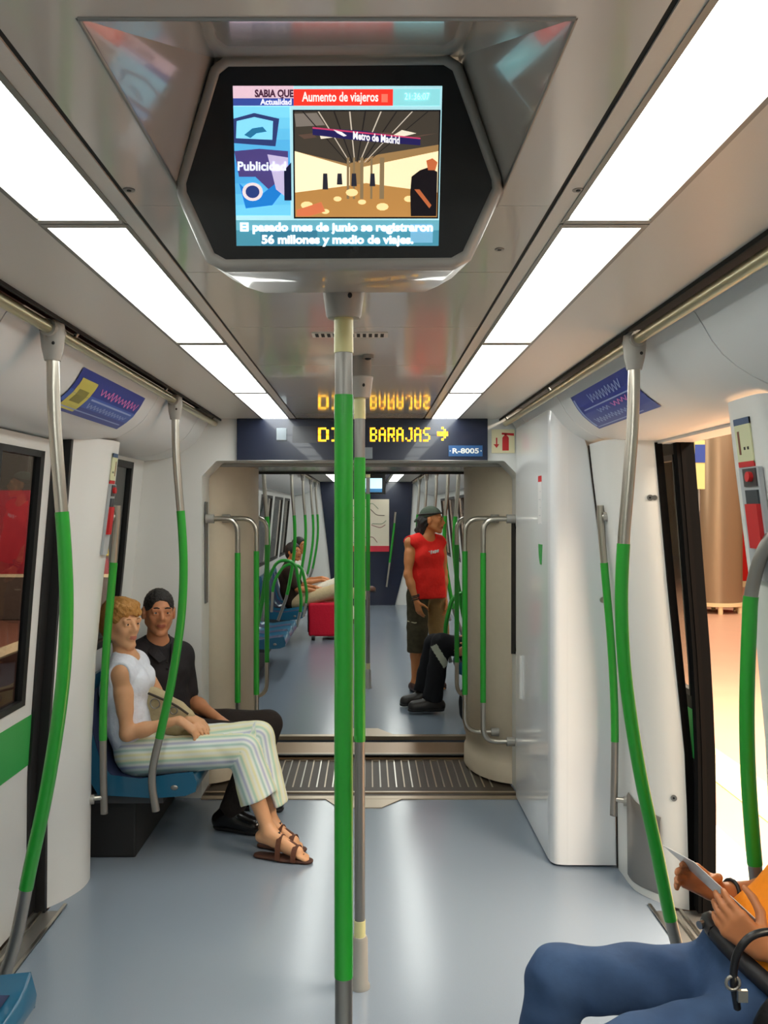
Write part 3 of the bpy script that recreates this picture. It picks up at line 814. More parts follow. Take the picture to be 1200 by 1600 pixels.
# bent rails in the gangway
def gang_rail(s, y, xr, xw, zt, zb, label, far=0):
    t = thing('bent_rail', label, 'handrail', (xr, y, 1.0), 'bent handrails in the gangway')
    path = fillet([V(xw, y, zt), V(xr, y, zt), V(xr, y, zb), V(xw, y, zb)], .10, 8)
    r = .0155
    top = [p for p in path if p[2] > 1.42]; 
    a = V(xr, y, 1.42); b = V(xr, y, .54 if not far else .56)
    bot = [p for p in path if p[2] < .60]
    mb = MB(); mb.tube(top + [a], r, M_STEEL, 12); mb.build('upper_tube', t); mb = MB(); mb.tube([b] + bot, r, M_STEEL, 12); mb.build('lower_tube', t)
    mb = MB(); mb.tube([a, b], r * 1.12, M_GREEN, 12); mb.build('green_sleeve', t)
    for z in (zt, zb):
        mb = MB(); d = s * .03; mb.tube([V(xw - d, y, z), V(xw + d * .6, y, z)], .026, M_BRACK, 16); mb.build('standoff', t)
for s, sd in ((-1, 'closed-door side'), (1, 'open-door side')):
    gang_rail(s, 5.27, XC + s * .722, XC + s * .89, 1.62, .31, 'bent handrail of the gangway, %s, first of three' % sd)
    gang_rail(s, 5.50, XC + s * .640, XC + s * .83, 1.62, .31, 'bent handrail of the gangway, %s, middle of three' % sd)
    gang_rail(s, 6.56, XC + s * .695, XC + s * .90, 1.62, .31, 'bent handrail at the next carriage end of the gangway, %s' % sd, 1)

# ------------------------------------------------------------------ ceiling screen
TILT = math.tan(math.radians(12.5))
def MP(px, py, off=0.0):
    """photo position -> point on the tilted screen face (Y depends on height)"""
    Y = MON_Y
    for _ in range(6):
        z = CAMZ - (py - VY) * Y / FPX; Y = MON_Y - (z - 2.2) * TILT - off
    return P(px, py, Y)
mon = thing('ceiling_screen', 'six-sided black ceiling screen showing passenger news', 'screen', (XC, MON_Y, CEIL))
# local frame of the face
O = MP(528, 260); EX = V(1, 0, 0); EZ = nrm(MP(528, 130) - MP(528, 390)); EN = nrm(np.cross(EX, EZ))
if EN[1] > 0: EN = -EN
ST = np.linalg.norm(MP(692, 135) - MP(364, 135)); 
def F(u, v, h=0.0): return O + EX * u + EZ * v + EN * h
def fit_corner(px, py): q = MP(px, py) - O; return (float(q @ EX), float(q @ EZ))
hexp = [fit_corner(*p) for p in ((356, 103), (692, 103), (706, 112), (768, 283), (769, 296), (724, 394), (706, 404), (354, 404), (336, 394), (292, 298), (291, 285), (342, 114))]
cx = sum(p[0] for p in hexp) / len(hexp); cy = sum(p[1] for p in hexp) / len(hexp)
def off(pts, d):
    out = []; n = len(pts)
    for i in range(n):
        a, b, c = V(*pts[i - 1]), V(*pts[i]), V(*pts[(i + 1) % n])
        e1 = nrm(b - a); e2 = nrm(c - b); n1 = V(-e1[1], e1[0]); n2 = V(-e2[1], e2[0]); m = nrm(n1 + n2); k = d / max(.5, float(m @ n1))
        q = b + m * k
        out.append((q[0], q[1]))
    return out
sg = 1 if (V(*off(hexp, .02)[3])[0] > hexp[3][0]) else -1
mb = MB(); ring = [F(u, v, .0) for u, v in hexp]; 
mb.prism(ring, -EN * .02, M_BLACK); mb.build('front_panel', mon)
mb = MB()
o1, o2 = off(hexp, sg * .014), off(hexp, sg * .020)
hull = mat('screen_housing', (150, 148, 142), .3, coat=.2)
ringsh = [[F(u, v, .001) for u, v in hexp], [F(u, v, .006) for u, v in off(hexp, sg * .004)], [F(u, v, .004) for u, v in o1], [F(u, v, -.012) for u, v in o2], [F(u, v, -.05) for u, v in o2]]
mb.loft(ringsh, hull); mb.build('bezel', mon)
# streamlined back of the housing, running back into the ceiling
mb = MB(); back = []
for t_, sc_, zz in ((0, 1, None), (.25, .97, None), (.5, .9, None), (.75, .80, None), (1, .70, None)):
    r = []
    for u, v in o2:
        p = F(u, v, -.045)
        y = p[1] + t_ * .62
        k = 1 - t_ ** 1.6
        x = XC + (p[0] - XC) * (1 - .28 * t_)
        z = CEIL + (p[2] - CEIL) * k if p[2] < CEIL else CEIL + .02 + (p[2] - CEIL) * k
        r.append(V(x, y, z))
    back.append(r)
mb.loft(back, hull, caps=True); mb.build('housing', mon)
# recess cut into the ceiling in front of the screen
ht = [F(u, v, -.03) for u, v in o2]
top_l, top_r = F(o2[0][0] - .02, o2[0][1], -.03), F(o2[1][0] + .02, o2[1][1], -.03)
wl, wr = V(XC - .272, MON_Y + .10, CEIL), V(XC + .272, MON_Y + .10, CEIL)
nl, nr = V(XC - .272, .98, CEIL), V(XC + .272, .98, CEIL)
mb = MB(); rec = mat('recess_gloss', (184, 180, 172), .16, spec=.7, coat=.3)
mb.quad(nl, nr, top_r, top_l, rec); mb.add([nl, top_l, wl], [(0, 1, 2)], rec); mb.add([nr, wr, top_r], [(0, 1, 2)], rec)
mb.quad(top_l, top_r, wr + V(0, .1, .25), wl + V(0, .1, .25), rec)
for a, b in ((nl, nr), (nl, wl), (nr, wr)): mb.tube([a, b], .003, M_STEELD, 6)
struct(mb, 'ceiling_recess')
# picture on the screen
scr = MB()
u0, v0 = fit_corner(366, 383); u1, v1 = fit_corner(690, 136)
u0 = fit_corner(367, 260)[0]; u1 = fit_corner(688, 260)[0]
W, H = u1 - u0, v1 - v0
def S(a, b, h=.002): return F(u0 + a * W, v0 + (1 - b) * H, h)
def R(a0, b0, a1, b1, rgb, e=1.0, h=.002): scr.quad(S(a0, b1, h), S(a1, b1, h), S(a1, b0, h), S(a0, b0, h), emat(rgb, e))
def PG(pts, rgb, e=1.0, h=.003): scr.poly([S(a, b, h) for a, b in pts], emat(rgb, e))
def T(a, b, body, size, rgb, h=.0045, al='LEFT', bold=0.0, w=None, e=1.0):
    scr.text(body, size, lambda u, v: F(u0 + a * W + u, v0 + (1 - b) * H + v, h), emat(rgb, e), al, bold, None if w is None else w * W)
R(0, 0, 1, 1, (168, 216, 224))
R(0, 0, .29, .075, (222, 190, 204), 1, .0025); R(0, .075, .29, .12, (54, 74, 150), 1, .0025)
R(.29, .02, .765, .12, (240, 52, 40), 1.1, .0025); R(.765, .02, .99, .12, (140, 214, 218), 1, .0025)
R(.71, .05, .74, .10, (250, 110, 90), 1.1, .003)
T(.105, .068, 'SABIA QUE', .015, (70, 40, 60), bold=.0007, w=.185); T(.13, .115, 'Actualidad', .012, (240, 240, 250), bold=.0004, w=.15)
T(.33, .095, 'Aumento de viajeros', .020, (255, 240, 235), bold=.0004, w=.365); T(.82, .085, '21:36:07', .015, (205, 240, 240), w=.12)
# news column
for i in range(10): R(0, .125 + i * .068, .27, .193 + i * .068, (int(60 + 60 * abs(i - 5) / 5), int(150 + 60 * abs(i - 5) / 5), int(214 + 24 * abs(i - 5) / 5)), 1, .0025)
PG([(.0, .20), (.10, .165), (.22, .20), (.20, .37), (0, .35)], (46, 60, 110)); PG([(.015, .215), (.10, .19), (.19, .215), (.185, .33), (.01, .32)], (130, 214, 240), 1, .0035)
PG([(.05, .30), (.09, .26), (.14, .25), (.16, .28), (.11, .29), (.08, .32)], (40, 110, 150), 1, .004)
PG([(0, .40), (.12, .385), (.26, .40), (.26, .60), (.18, .66), (.10, .56), (.02, .56)], (74, 64, 120)); PG([(.16, .42), (.26, .44), (.26, .70), (.20, .64)], (190, 180, 214), 1, .0035)
PG([(.24, .52), (.275, .47), (.275, .71), (.24, .71)], (20, 24, 50), 1, .004)
ring = [(.085 + .075 * math.cos(i * .3142) * 1.0, .655 + .075 * math.sin(i * .3142) * 1.25) for i in range(20)]
PG([(.02, .60), (.10, .70), (.20, .60), (.24, .64), (.18, .74), (.05, .76)], (30, 120, 200), 1, .0033)
PG([(.085 + .05 * math.cos(i * .3142), .655 + .058 * math.sin(i * .3142)) for i in range(20)], (230, 214, 214), 1, .0036); PG([(.085 + .034 * math.cos(i * .3142), .655 + .04 * math.sin(i * .3142)) for i in range(20)], (40, 60, 120), 1, .004)
T(.015, .52, 'Publicidad', .019, (232, 240, 250), bold=.0006, w=.235)
# photo of a station hall
R(.285, .145, .995, .825, (16, 16, 22), 1, .0025); R(.293, .155, .988, .815, (150, 118, 76), 1, .003)
PG([(.293, .155), (.988, .155), (.988, .36), (.70, .42), (.55, .48), (.293, .40)], (64, 58, 50), 1, .0033)
PG([(.293, .40), (.56, .50), (.56, .62), (.293, .66)], (244, 230, 190), 1.1, .0035); PG([(.62, .50), (.988, .40), (.988, .66), (.62, .60)], (240, 224, 180), 1.1, .0035)
PG([(.293, .17), (.40, .165), (.44, .24), (.30, .25)], (120, 112, 104), 1, .0036)
for i in range(9): PG([(.33 + i * .075, .157), (.337 + i * .075, .157), (.55 + i * .012, .47), (.545 + i * .012, .47)], (190, 180, 164) if i % 2 else (34, 30, 30), 1, .0038)
for i in range(7): PG([(.31 + i * .1, .30 - .015 * (i % 3)), (.38 + i * .1, .29), (.40 + i * .08, .315), (.34 + i * .08, .325)], (230, 222, 200) if i % 2 else (90, 70, 60), 1, .0039)
PG([(.38, .255), (.62, .275), (.90, .325), (.90, .365), (.60, .335), (.38, .30)], (36, 32, 84), 1, .0042); PG([(.38, .252), (.90, .318), (.90, .327), (.38, .262)], (190, 60, 100), 1, .0044)
PG([(.48, .268), (.52, .283), (.545, .305), (.53, .31), (.50, .29)], (235, 235, 240), 1, .0045)
scr.text('Metro de Madrid', .016, lambda u, v: F(u0 + .575 * W + u, v0 + (1 - .325) * H + v - u * .10, .0048), emat((240, 240, 245)), 'LEFT', .0005, .225 * W)
for x0_, w_ in ((.545, .012), (.575, .01), (.61, .016), (.66, .01), (.705, .022)): PG([(x0_, .44), (x0_ + w_, .44), (x0_ + w_, .70), (x0_, .70)], (130, 110, 80), 1, .0041)
PG([(.293, .66), (.56, .615), (.64, .60), (.988, .66), (.988, .815), (.293, .815)], (176, 128, 70), 1, .0040)
for x0_, y0_, r_ in ((.35, .74, .03), (.50, .70, .02), (.62, .72, .02), (.72, .75, .03), (.44, .78, .02), (.85, .70, .025), (.57, .66, .03)): PG([(x0_ + r_ * math.cos(i * .6283), y0_ + r_ * .8 * math.sin(i * .6283)) for i in range(10)], (240, 212, 150), 1.1, .0042)
PG([(.30, .77), (.42, .72), (.44, .78), (.36, .81), (.30, .81)], (206, 112, 74), 1, .0043)
for x0_, h_ in ((.43, .10), (.50, .07), (.57, .08), (.66, .08)): PG([(x0_, .54), (x0_ + .02, .54), (x0_ + .024, .54 + h_), (x0_ - .003, .54 + h_)], (40, 40, 50), 1, .0044)
PG([(.86, .56), (.90, .52), (.945, .50), (.985, .53), (.985, .81), (.86, .81), (.855, .66)], (22, 18, 22), 1, .0046); PG([(.93, .46), (.96, .445), (.985, .47), (.975, .52), (.94, .52)], (186, 100, 60), 1, .0047); PG([(.875, .64), (.90, .64), (.96, .74), (.95, .76)], (176, 96, 58), 1, .0048)
# subtitle band
R(0, .835, 1, 1, (66, 132, 152), 1, .0025); R(0, .835, 1, .90, (96, 160, 176), 1, .0028); R(.12, .9, .4, 1, (52, 112, 136), 1, .0028); R(.86, .86, .97, .98, (110, 166, 196), 1, .0029)
T(.02, .905, 'El pasado mes de junio se registraron', .0185, (240, 248, 250), bold=.0009, w=.95); T(.125, .985, '56 millones y medio de viajes.', .0185, (240, 248, 250), bold=.0009, w=.75)
scr.build('screen', mon, label='lit colour picture with news captions')

# little ceiling fittings
for (x, y) in ((-.40, 1.50), (.352, 1.50), (-.33, 1.84), (.27, 1.84)):
    mb = MB(); mb.tube([V(x, y, CEIL + .002), V(x, y, CEIL - .002)], .010, M_STEELD, 14); mb.tube([V(x, y, CEIL - .002), V(x, y, CEIL - .003)], .004, M_DARK, 8)
    mb.build('ceiling_latch', label='small round steel latch in the ceiling beside the screen', cat='latch', group='ceiling latches')
v = thing('ceiling_vent', 'small slotted vent in the glossy ceiling behind the pole socket', 'vent', (-.05, 2.72, CEIL))
mb = MB(); mb.box((-.17, 2.69, CEIL - .003), (.06, 2.76, CEIL), M_CEIL); mb.build('frame', v)
mb = MB()
for i in range(12): mb.box((-.16 + i * .018, 2.70, CEIL - .004), (-.15 + i * .018, 2.75, CEIL - .003), M_GAP)
mb.build('slots', v)
mb = MB(); mb.tube([V(0, 3.08, CEIL), V(0, 3.08, CEIL - .012)], .02, M_STEELD, 14); mb.ball((.0, 3.08, CEIL - .012), (.012, .012, .006), M_DARK)
mb.build('smoke_sensor', label='small dark round sensor in the glossy ceiling ahead of the sign', cat='sensor')

# ------------------------------------------------------------------ destination sign over the portal
sign = thing('destination_sign', 'dark blue destination sign with amber letters above the gangway', 'sign', (XC, 5.19, 2.08))
a, b = P(370, 720, 5.17), P(762, 648, 5.17)
mb = MB(); mb.box((a[0], 5.165, a[2]), (b[0], 5.20, 2.199), M_NAVY); mb.build('board', sign, bevel=.004)
mb = MB(); mb.tube([V(a[0], 5.166, a[2]), V(b[0], 5.166, a[2])], .004, M_STEELD, 8); mb.build('lower_trim', sign)
FONT = {'D': ['1110', '1001', '1001', '1001', '1001', '1001', '1110'], 'I': ['111', '010', '010', '010', '010', '010', '111'], 'R': ['1111', '1001', '1001', '1111', '1010', '1001', '1001'],
        'B': ['1110', '1001', '1001', '1110', '1001', '1001', '1110'], 'A': ['0110', '1001', '1001', '1111', '1001', '1001', '1001'], 'J': ['0011', '0001', '0001', '0001', '0001', '1001', '0110'],
        'S': ['0111', '1000', '1000', '0110', '0001', '0001', '1110'], '.': ['0', '0', '0', '0', '0', '0', '1'], ' ': ['0'] * 7, '>': ['00100', '00010', '11111', '11111', '00010', '00100', '00000']}
AMB = emat((255, 190, 40), 3.0); AMB2 = emat((255, 150, 20), 2.2)
led = MB(); yq = 5.1635
def led_text(body, px0, px1, py0, py1):
    cols = []
    for ch in body:
        g = FONT[ch]
        for c in range(len(g[0])): cols.append([g[r][c] for r in range(7)])
        cols.append(['0'] * 7)
    cols = cols[:-1]; n = len(cols)
    p0, p1 = P(px0, py1, yq), P(px1, py0, yq); dx = (p1[0] - p0[0]) / n; dz = (p1[2] - p0[2]) / 7
    for c in range(n):
        for r in range(7):
            if cols[c][r] == '1':
                x = p0[0] + (c + .5) * dx; z = p1[2] - (r + .5) * dz; w = dx * .49; h = dz * .47
                led.quad(V(x - w, yq, z - h), V(x + w, yq, z - h), V(x + w, yq, z + h), V(x - w, yq, z + h), AMB if (r + c) % 3 else AMB2)
led_text('DIR.', 497, 560, 668, 690); led_text('BARAJAS', 578, 672, 668, 690); led_text('>', 683, 700, 667, 692)
led.build('amber_letters', sign, label='amber dot letters with arrow')
mb = MB(); q0, q1 = P(457, 692, 5.163), P(577, 666, 5.163); mb.box((q0[0], 5.164, q0[2]), (P(496, 0, 5.163)[0], 5.166, q1[2]), mat('dark_display', (52, 54, 62), .2)); mb.build('display_window', sign)
mb = MB()
for px0, px1, py0, py1 in ((432, 448, 669, 688), (564, 582, 699, 717)):
    q0, q1 = P(px0, py1, 5.163), P(px1, py0, 5.163); mb = MB(); mb.box((q0[0], 5.158, q0[2]), (q1[0], 5.166, q1[2]), mat('sensor_white', (128, 138, 146), .4)); mb.build('sensor', sign, label='small pale square sensor', bevel=.002)
mb = MB(); q0, q1 = P(701, 713, 5.163), P(754, 696, 5.163); mb.box((q0[0], 5.162, q0[2]), (q1[0], 5.166, q1[2]), mat('number_blue', (30, 84, 140), .4))
mb.text('R-8005', .04, lambda u, v: V((q0[0] + q1[0]) / 2 + u, 5.1610, q0[2] + .018 + v), M_WHITE, 'CENTER', .0012, (q1[0] - q0[0]) * .78); 
for x in (q0[0] + .009, q1[0] - .009): mb.box((x - .003, 5.161, (q0[2] + q1[2]) / 2 - .003), (x + .003, 5.162, (q0[2] + q1[2]) / 2 + .003), M_WHITE)
mb.build('number_plate', sign, label='blue plate with white carriage number')
# fire extinguisher sign
mb = MB(); ys = 5.196; q0, q1 = P(768, 708, ys), P(804, 671, ys)
mb.box((q0[0], ys - .003, q0[2]), (q1[0], ys, q1[2]), mat('sign_cream', (228, 218, 178), .4))
def E(px, py): return P(px, py, ys - .0036)
def epoly(pts): mb.prism([E(*p) for p in pts], (0, .0006, 0), M_RED)
epoly([(785, 704), (795, 704), (795, 684), (793, 681), (787, 681), (785, 684)]); epoly([(788, 681), (792, 681), (792, 677), (788, 677)]); epoly([(784, 679), (803, 681), (803, 677), (784, 676)])
epoly([(775, 684), (777, 684), (777, 694), (780, 694), (776, 700), (771, 694), (775, 694)])
mb.build('extinguisher_sign', label='cream square sign with red fire extinguisher and arrow', cat='sign')

# ------------------------------------------------------------------ posters on the coves
def cove_pt(s, t, y, o=.004):
    pts = COVE; L = [0]
    for i in range(1, len(pts)): L.append(L[-1] + math.hypot(pts[i][0] - pts[i - 1][0], pts[i][1] - pts[i - 1][1]))
    r = float(np.interp(t, L, [p[0] for p in pts])); z = float(np.interp(t, L, [p[1] for p in pts]))
    i = min(max(int(np.searchsorted(L, t)), 1), len(pts) - 1); d = nrm(V(pts[i][0] - pts[i - 1][0], pts[i][1] - pts[i - 1][1])); n = V(d[1], -d[0])
    if n[1] > 0: n = -n
    return V(XC + s * (r + n[0] * o), y, z + n[1] * o)
def poster(s, ya, yb, ta, tb, label, yellow):
    t = MB(); N = 10
    def patch(u0, v0, u1, v1, m, o):
        rings = [[cove_pt(s, ta + (tb - ta) * (v0 + (v1 - v0) * j / N), ya + (yb - ya) * u, o) for j in range(N + 1)] for u in (u0, u1)]
        t.loft(rings, m, closed=False, smooth=False)
    blue = mat('poster_blue', (38, 58, 152), .35); pale = mat('poster_pale', (150, 168, 216), .4); mid = mat('poster_mid', (66, 96, 182), .4)
    patch(0, 0, 1, 1, blue, .004)
    t2 = [cove_pt(s, ta, ya, .0005), cove_pt(s, ta, yb, .0005)]
    rnd = random.Random(5 + s)
    def scrib(u0, u1, v, amp, m, n, o=.0055, w=.012):
        # illegible handwriting: one zig-zag ribbon
        pts = []
        for i in range(n + 1): pts.append((u0 + (u1 - u0) * i / n, v + amp * (1 if i % 2 else -1) * rnd.uniform(.5, 1)))
        for (a, b), (c, d) in zip(pts[:-1], pts[1:]):
            A = [cove_pt(s, ta + (tb - ta) * vv, ya + (yb - ya) * uu, o) for uu, vv in ((a - w * .5, b), (a + w * .5, b), (c + w * .5, d), (c - w * .5, d))]
            t.quad(*A, m)
    if yellow:
        patch(0, .45, 1, .75, mid, .0046)
        patch(.05, .18, .26, .92, mat('poster_yellow', (206, 196, 92), .4), .005); patch(.09, .40, .22, .70, mat('poster_olive', (138, 132, 60), .4), .0053)
        scrib(.34, .95, .30, .11, mat('poster_pink', (214, 120, 190), .4), 22); patch(.30, .50, .95, .535, pale, .0052); scrib(.32, .92, .66, .07, pale, 26); patch(.05, .84, .95, .87, pale, .0052)
    else:
        scrib(.30, .84, .22, .12, pale, 20); patch(.10, .40, .95, .43, pale, .0052); scrib(.30, .50, .55, .06, pale, 7); scrib(.55, .80, .53, .07, mat('poster_pink', (214, 120, 190), .4), 8)
        scrib(.12, .70, .76, .08, pale, 22); patch(.04, .92, .80, .945, pale, .0052); patch(.02, .1, .05, .9, pale, .0052)
    t.build('cove_poster', label=label, cat='poster', group=None)
poster(-1, 2.98, 3.80, .055, .235, 'blue advert with yellow picture curved on the cove of the closed-door side', True)
poster(1, 3.78, 2.98, .055, .235, 'plain blue advert curved on the cove of the open-door side', False)

# ------------------------------------------------------------------ the next carriage
for s, sd in ((-1, 'left'), (1, 'right')):
    mb = MB()
    d0 = 7.2 if s < 0 else 7.95
    bays = [(6.66, d0), (8.45, 8.8) if s < 0 else (8.79, 8.81), (10.6, 11.0), (12.3, 12.6), (13.8, 14.1), (15.0, Y3)]
    for a, b in bays: wall_patch('', s, a, b, 0, 2.0, lambda z: rout(z) - (.0), M_WALL, .05, mb)
    for a, b in ((8.8, 10.6), (11.0, 12.3), (12.6, 13.8), (14.1, 15.0)):
        wall_patch('', s, a, b, 0, .95, rout, M_WALL, .05, mb); wall_patch('', s, a, b, 1.88, 2.0, rout, M_WALL, .05, mb)
    wall_patch('', s, d0, 8.8, 1.93, 2.0, rout, M_WALL, .05, mb)
    struct(mb, 'wall_next_carriage_' + sd)
    n0 = 4 if s < 0 else 8
    for i, (a, b) in enumerate(((8.8, 10.6), (11.0, 12.3), (12.6, 13.8), (14.1, 15.0))): window(0, s, a, b, .95, 1.88, 'window_%d' % (n0 + i), pane=M_PANED)
    d1 = 8.45 if s < 0 else 8.79; dm = (d0 + d1) / 2
    d = MB(); wall_patch('', s, d0, d1, .02, .95, lambda z: rout(z) + .02, M_WALL, .03, d); wall_patch('', s, d0, d1, 1.8, 1.94, lambda z: rout(z) + .02, M_WALL, .03, d)
    for a, b in ((d0, d0 + .08), (dm - .045, dm + .045), (d1 - .08, d1)): wall_patch('', s, a, b, .95, 1.8, lambda z: rout(z) + .02, M_WALL, .03, d)
    dd = struct(d, 'door_%d' % (4 if s < 0 else 5))
    for a, b in ((d0 + .08, dm - .045), (dm + .045, d1 - .08)):
        g = MB(); wall_patch('', s, a, b, .95, 1.8, lambda z: rout(z) + .03, M_PANED, .006, g); g.build('pane', dd)
    g = MB()
    for a, b in ((d0, d0 + .025), (dm - .01, dm + .01), (d1 - .025, d1)): wall_patch('', s, a, b, .02, 1.93, lambda z: rout(z) + .012, M_DARK, .01, g)
    g.build('rubber_edge', dd)
    plan = [(7.2, 'a'), (8.5, 'b')]
    mb = MB(); 
    for a, b in (((6.66, 7.12), (8.48, 8.74)) if s < 0 else ((7.76, 7.93),)):
        pl_ = [V(1.45, a), V(1.24, a + .02), V(1.212, a + .06), V(1.212, b - .06), V(1.24, b - .02), V(1.45, b)]
        rings = [[V(XC + s * (p[0] - (1.212 - rin(z))), p[1], z) for p in pl_] for z in (0, .6, 1.0, 1.36, 1.96)]
        mb.loft(rings, M_WALL, closed=False, smooth=False)
    struct(mb, 'wall_next_pillar_' + sd)

# end partition with door, map and handle
mb = MB(); mb.box((XC - 1.45, Y3, 0), (XC + 1.45, Y3 + .1, 2.4), M_WALL); struct(mb, 'wall_end_far')
mb = MB(); mb.prism([V(-.62, Y3 - .03, 0), V(.48, Y3 - .03, 0), V(.74, Y3 - .03, 1.0), V(.80, Y3 - .03, 2.2), V(-.86, Y3 - .03, 2.2), V(-.72, Y3 - .03, 1.0)], (0, .03, 0), M_NAVY); dr = struct(mb, 'door_6')
mb = MB(); hp = spline([P(618, 800, 15.9), P(615, 830, 15.9), P(610, 870, 15.9), P(604, 917, 15.9)], 16); up, dn = hp[:3], hp[2:]
mb.tube(hp[:4], .017, M_STEEL, 8); mb.tube(hp[-5:], .017, M_STEEL, 8); h_ = mb.build('door_handle', dr)
mb = MB(); mb.tube(hp[3:-4], .019, M_GREEN, 8); mb.build('green_sleeve', h_)
mb = MB(); a, b = P(534, 862, 15.9), P(608, 780, 15.9); mb.box((a[0], 15.94, a[2]), (b[0], 15.968, b[2]), mat('map_cream', (216, 206, 184), .5))
rc = P(0, 853, 15.94)[2]; mb.box((a[0], 15.935, a[2]), (b[0], 15.94, rc), mat('map_red', (200, 40, 60), .5))
rnd = random.Random(3); cols_ = [mat('map_line%d' % i, c, .5) for i, c in enumerate(((150, 90, 90), (110, 120, 150), (120, 140, 110), (90, 70, 60)))]
for i in range(9):
    x0_, z0_ = rnd.uniform(a[0] + .05, b[0] - .3), rnd.uniform(rc + .1, b[2] - .1)
    mb.tube(fillet([V(x0_, 15.937, z0_), V(x0_ + rnd.uniform(.1, .2), 15.937, z0_ + rnd.uniform(-.15, .15)), V(x0_ + .25, 15.937, z0_ + rnd.uniform(-.2, .2))], .05, 3), .006, cols_[i % 4], 5)
mb.build('route_map', label='pale route map with red lower edge on the dark end door', cat='map')
m2 = thing('ceiling_screen', 'small far ceiling screen near the end of the next carriage', 'screen', (0, 12.6, 2.1))
a, b = P(561, 769, 12.6), P(597, 745, 12.6)
mb = MB(); mb.box((a[0] - .05, 12.6, a[2] - .03), (b[0] + .05, 12.7, 2.2), M_BLACK); mb.build('housing', m2, bevel=.01)
mb = MB(); mb.box((a[0], 12.596, a[2]), (b[0], 12.6, b[2] - .02), emat((190, 220, 230), 1.2)); mb.box((a[0], 12.594, a[2]), (b[0], 12.596, a[2] + .05), emat((60, 110, 150), 1)); mb.build('screen', m2)

G2 = 'curved poles of the next carriage'
onm = {7.86: 'just past the gangway', 7.6: 'just past the gangway', 8.9: 'second past the gangway', 10.4: 'third past the gangway', 12.2: 'fourth past the gangway', 13.9: 'last before the end door', 15.2: 'nearest the end door'}
for y in (7.6, 10.4, 12.2, 13.9, 15.2): curved_pole(y, -1, 1.62, (1.0, .40), 'curved green pole in the next carriage, closed-door side, %s' % onm[y], G2, True, .70)
for y in (7.86, 8.9, 10.4, 12.2, 13.9): curved_pole(y, 1, 1.62, (1.0, .40), 'curved green pole in the next carriage, open-door side, %s' % onm[y], G2, True, .70)
def seat_loop(y, s, label, xa=.70, xb=1.15, top=.98):
    t = thing('seat_loop', label, 'handrail', (XC + s * .9, y, .4), 'looped green handrails beside the seats')
    path = fillet([V(XC + s * (xa + .06), y, .36), V(XC + s * xa, y, .62), V(XC + s * (xa + .08), y, top), V(XC + s * (xa + .28), y, top + .02), V(XC + s * (xb - .02), y, .80), V(XC + s * xb, y, .42)], .16, 7)
    k = len(path)
    mb = MB(); mb.tube(path[2:-1], .019, M_GREEN, 10); mb.build('green_sleeve', t)
    mb = MB(); mb.tube(path[:3], .017, M_STEEL, 10); mb.build('front_tube', t); mb = MB(); mb.tube(path[-2:], .017, M_STEEL, 10); mb.build('rear_tube', t)
for y, s, l, tp in ((10.145, -1, 'looped green seat rail, closed-door side of next carriage, nearer one', 1.10), (11.105, -1, 'looped green seat rail, closed-door side of next carriage, farther one', 1.0), (7.745, 1, 'looped green seat rail beside the black-trousered passenger', .95)): seat_loop(y, s, l, top=tp)
for i, y in enumerate((8.98, 9.44, 9.90)): seat(y, -1, 'empty blue seat in the next carriage, %s of the row past the gangway' % ['first', 'second', 'third'][i], 'blue seats of the next carriage')
for i, y in enumerate((11.35, 11.81, 12.27, 12.73)): seat(y, -1, ['empty blue seat before the far brown-topped passenger', 'blue seat under the far passenger in the brown top', 'blue seat between the two far passengers', 'blue seat under the far passenger in white'][i], 'blue seats of the next carriage')
seat(7.50, 1, 'blue seat under the passenger in black trousers', 'blue seats of the next carriage', xf=.78)
bench_shade_box(8.8, 10.1, -1, 'added box, coloured as the shade under the empty seats of the next carriage')
bench_shade_box(11.2, 12.9, -1, 'added box, coloured as the shade under the far passengers')

# ------------------------------------------------------------------ outside: platform on the open side, far track on the other
mb = MB(); mb.box((1.50, -4, -.30), (16, 34, -.01), mat('platform_floor', (206, 158, 130), .35, noise=.08, scale=3)); struct(mb, 'ground_platform')
mb = MB(); mb.box((1.50, -4, -.01), (1.85, 34, -.004), mat('platform_edge', (226, 220, 206), .5)); mb.box((2.15, -4, -.01), (2.45, 34, -.004), mat('platform_stripe', (236, 214, 150), .5)); struct(mb, 'trim_11')
mb = MB(); mb.box((11.5, -4, 0), (11.7, 34, 4.2), mat('platform_wall', (196, 160, 116), .4)); mb.box((1.5, 33.8, 0), (11.6, 34, 4.2), MATS['platform_wall']); struct(mb, 'wall_platform')
mb = MB(); mb.box((1.5, -4, 4.1), (11.6, 34, 4.2), mat('platform_ceiling', (150, 120, 90), .5)); struct(mb, 'ceiling_platform')
pc = thing('platform_column', 'thick round bronze column on the station platform beyond the open door', 'column', (5.84, 15, 0), kind='thing')
mb = MB(); mb.tube([V(5.84, 15, .10), V(5.84, 15, 4.095)], .40, mat('bronze', (150, 132, 108), .32, metal=.5), 40); mb.build('shaft', pc)
mb = MB(); mb.tube([V(5.84, 15, .11), V(5.84, 15, .17)], .43, mat('cream_ring', (232, 214, 168), .4), 40); mb.build('base_ring', pc)
for i in range(6):
    a = i * 1.047 + .3; mb = MB(); x, y = 5.84 + .38 * math.cos(a), 15 + .38 * math.sin(a); mb.tube([V(x, y, -.01), V(x, y, .12)], .04, MATS['cream_ring'], 10); mb.build('foot', pc)
vm = thing('vending_machine', 'tall red machine on the platform behind the bronze column', 'machine', (8.9, 20.5, 0))
mb = MB(); mb.box((8.1, 20, .12), (9.6, 20.8, 2.15), mat('machine_red', (206, 22, 22), .35)); mb.build('body', vm, bevel=.02)
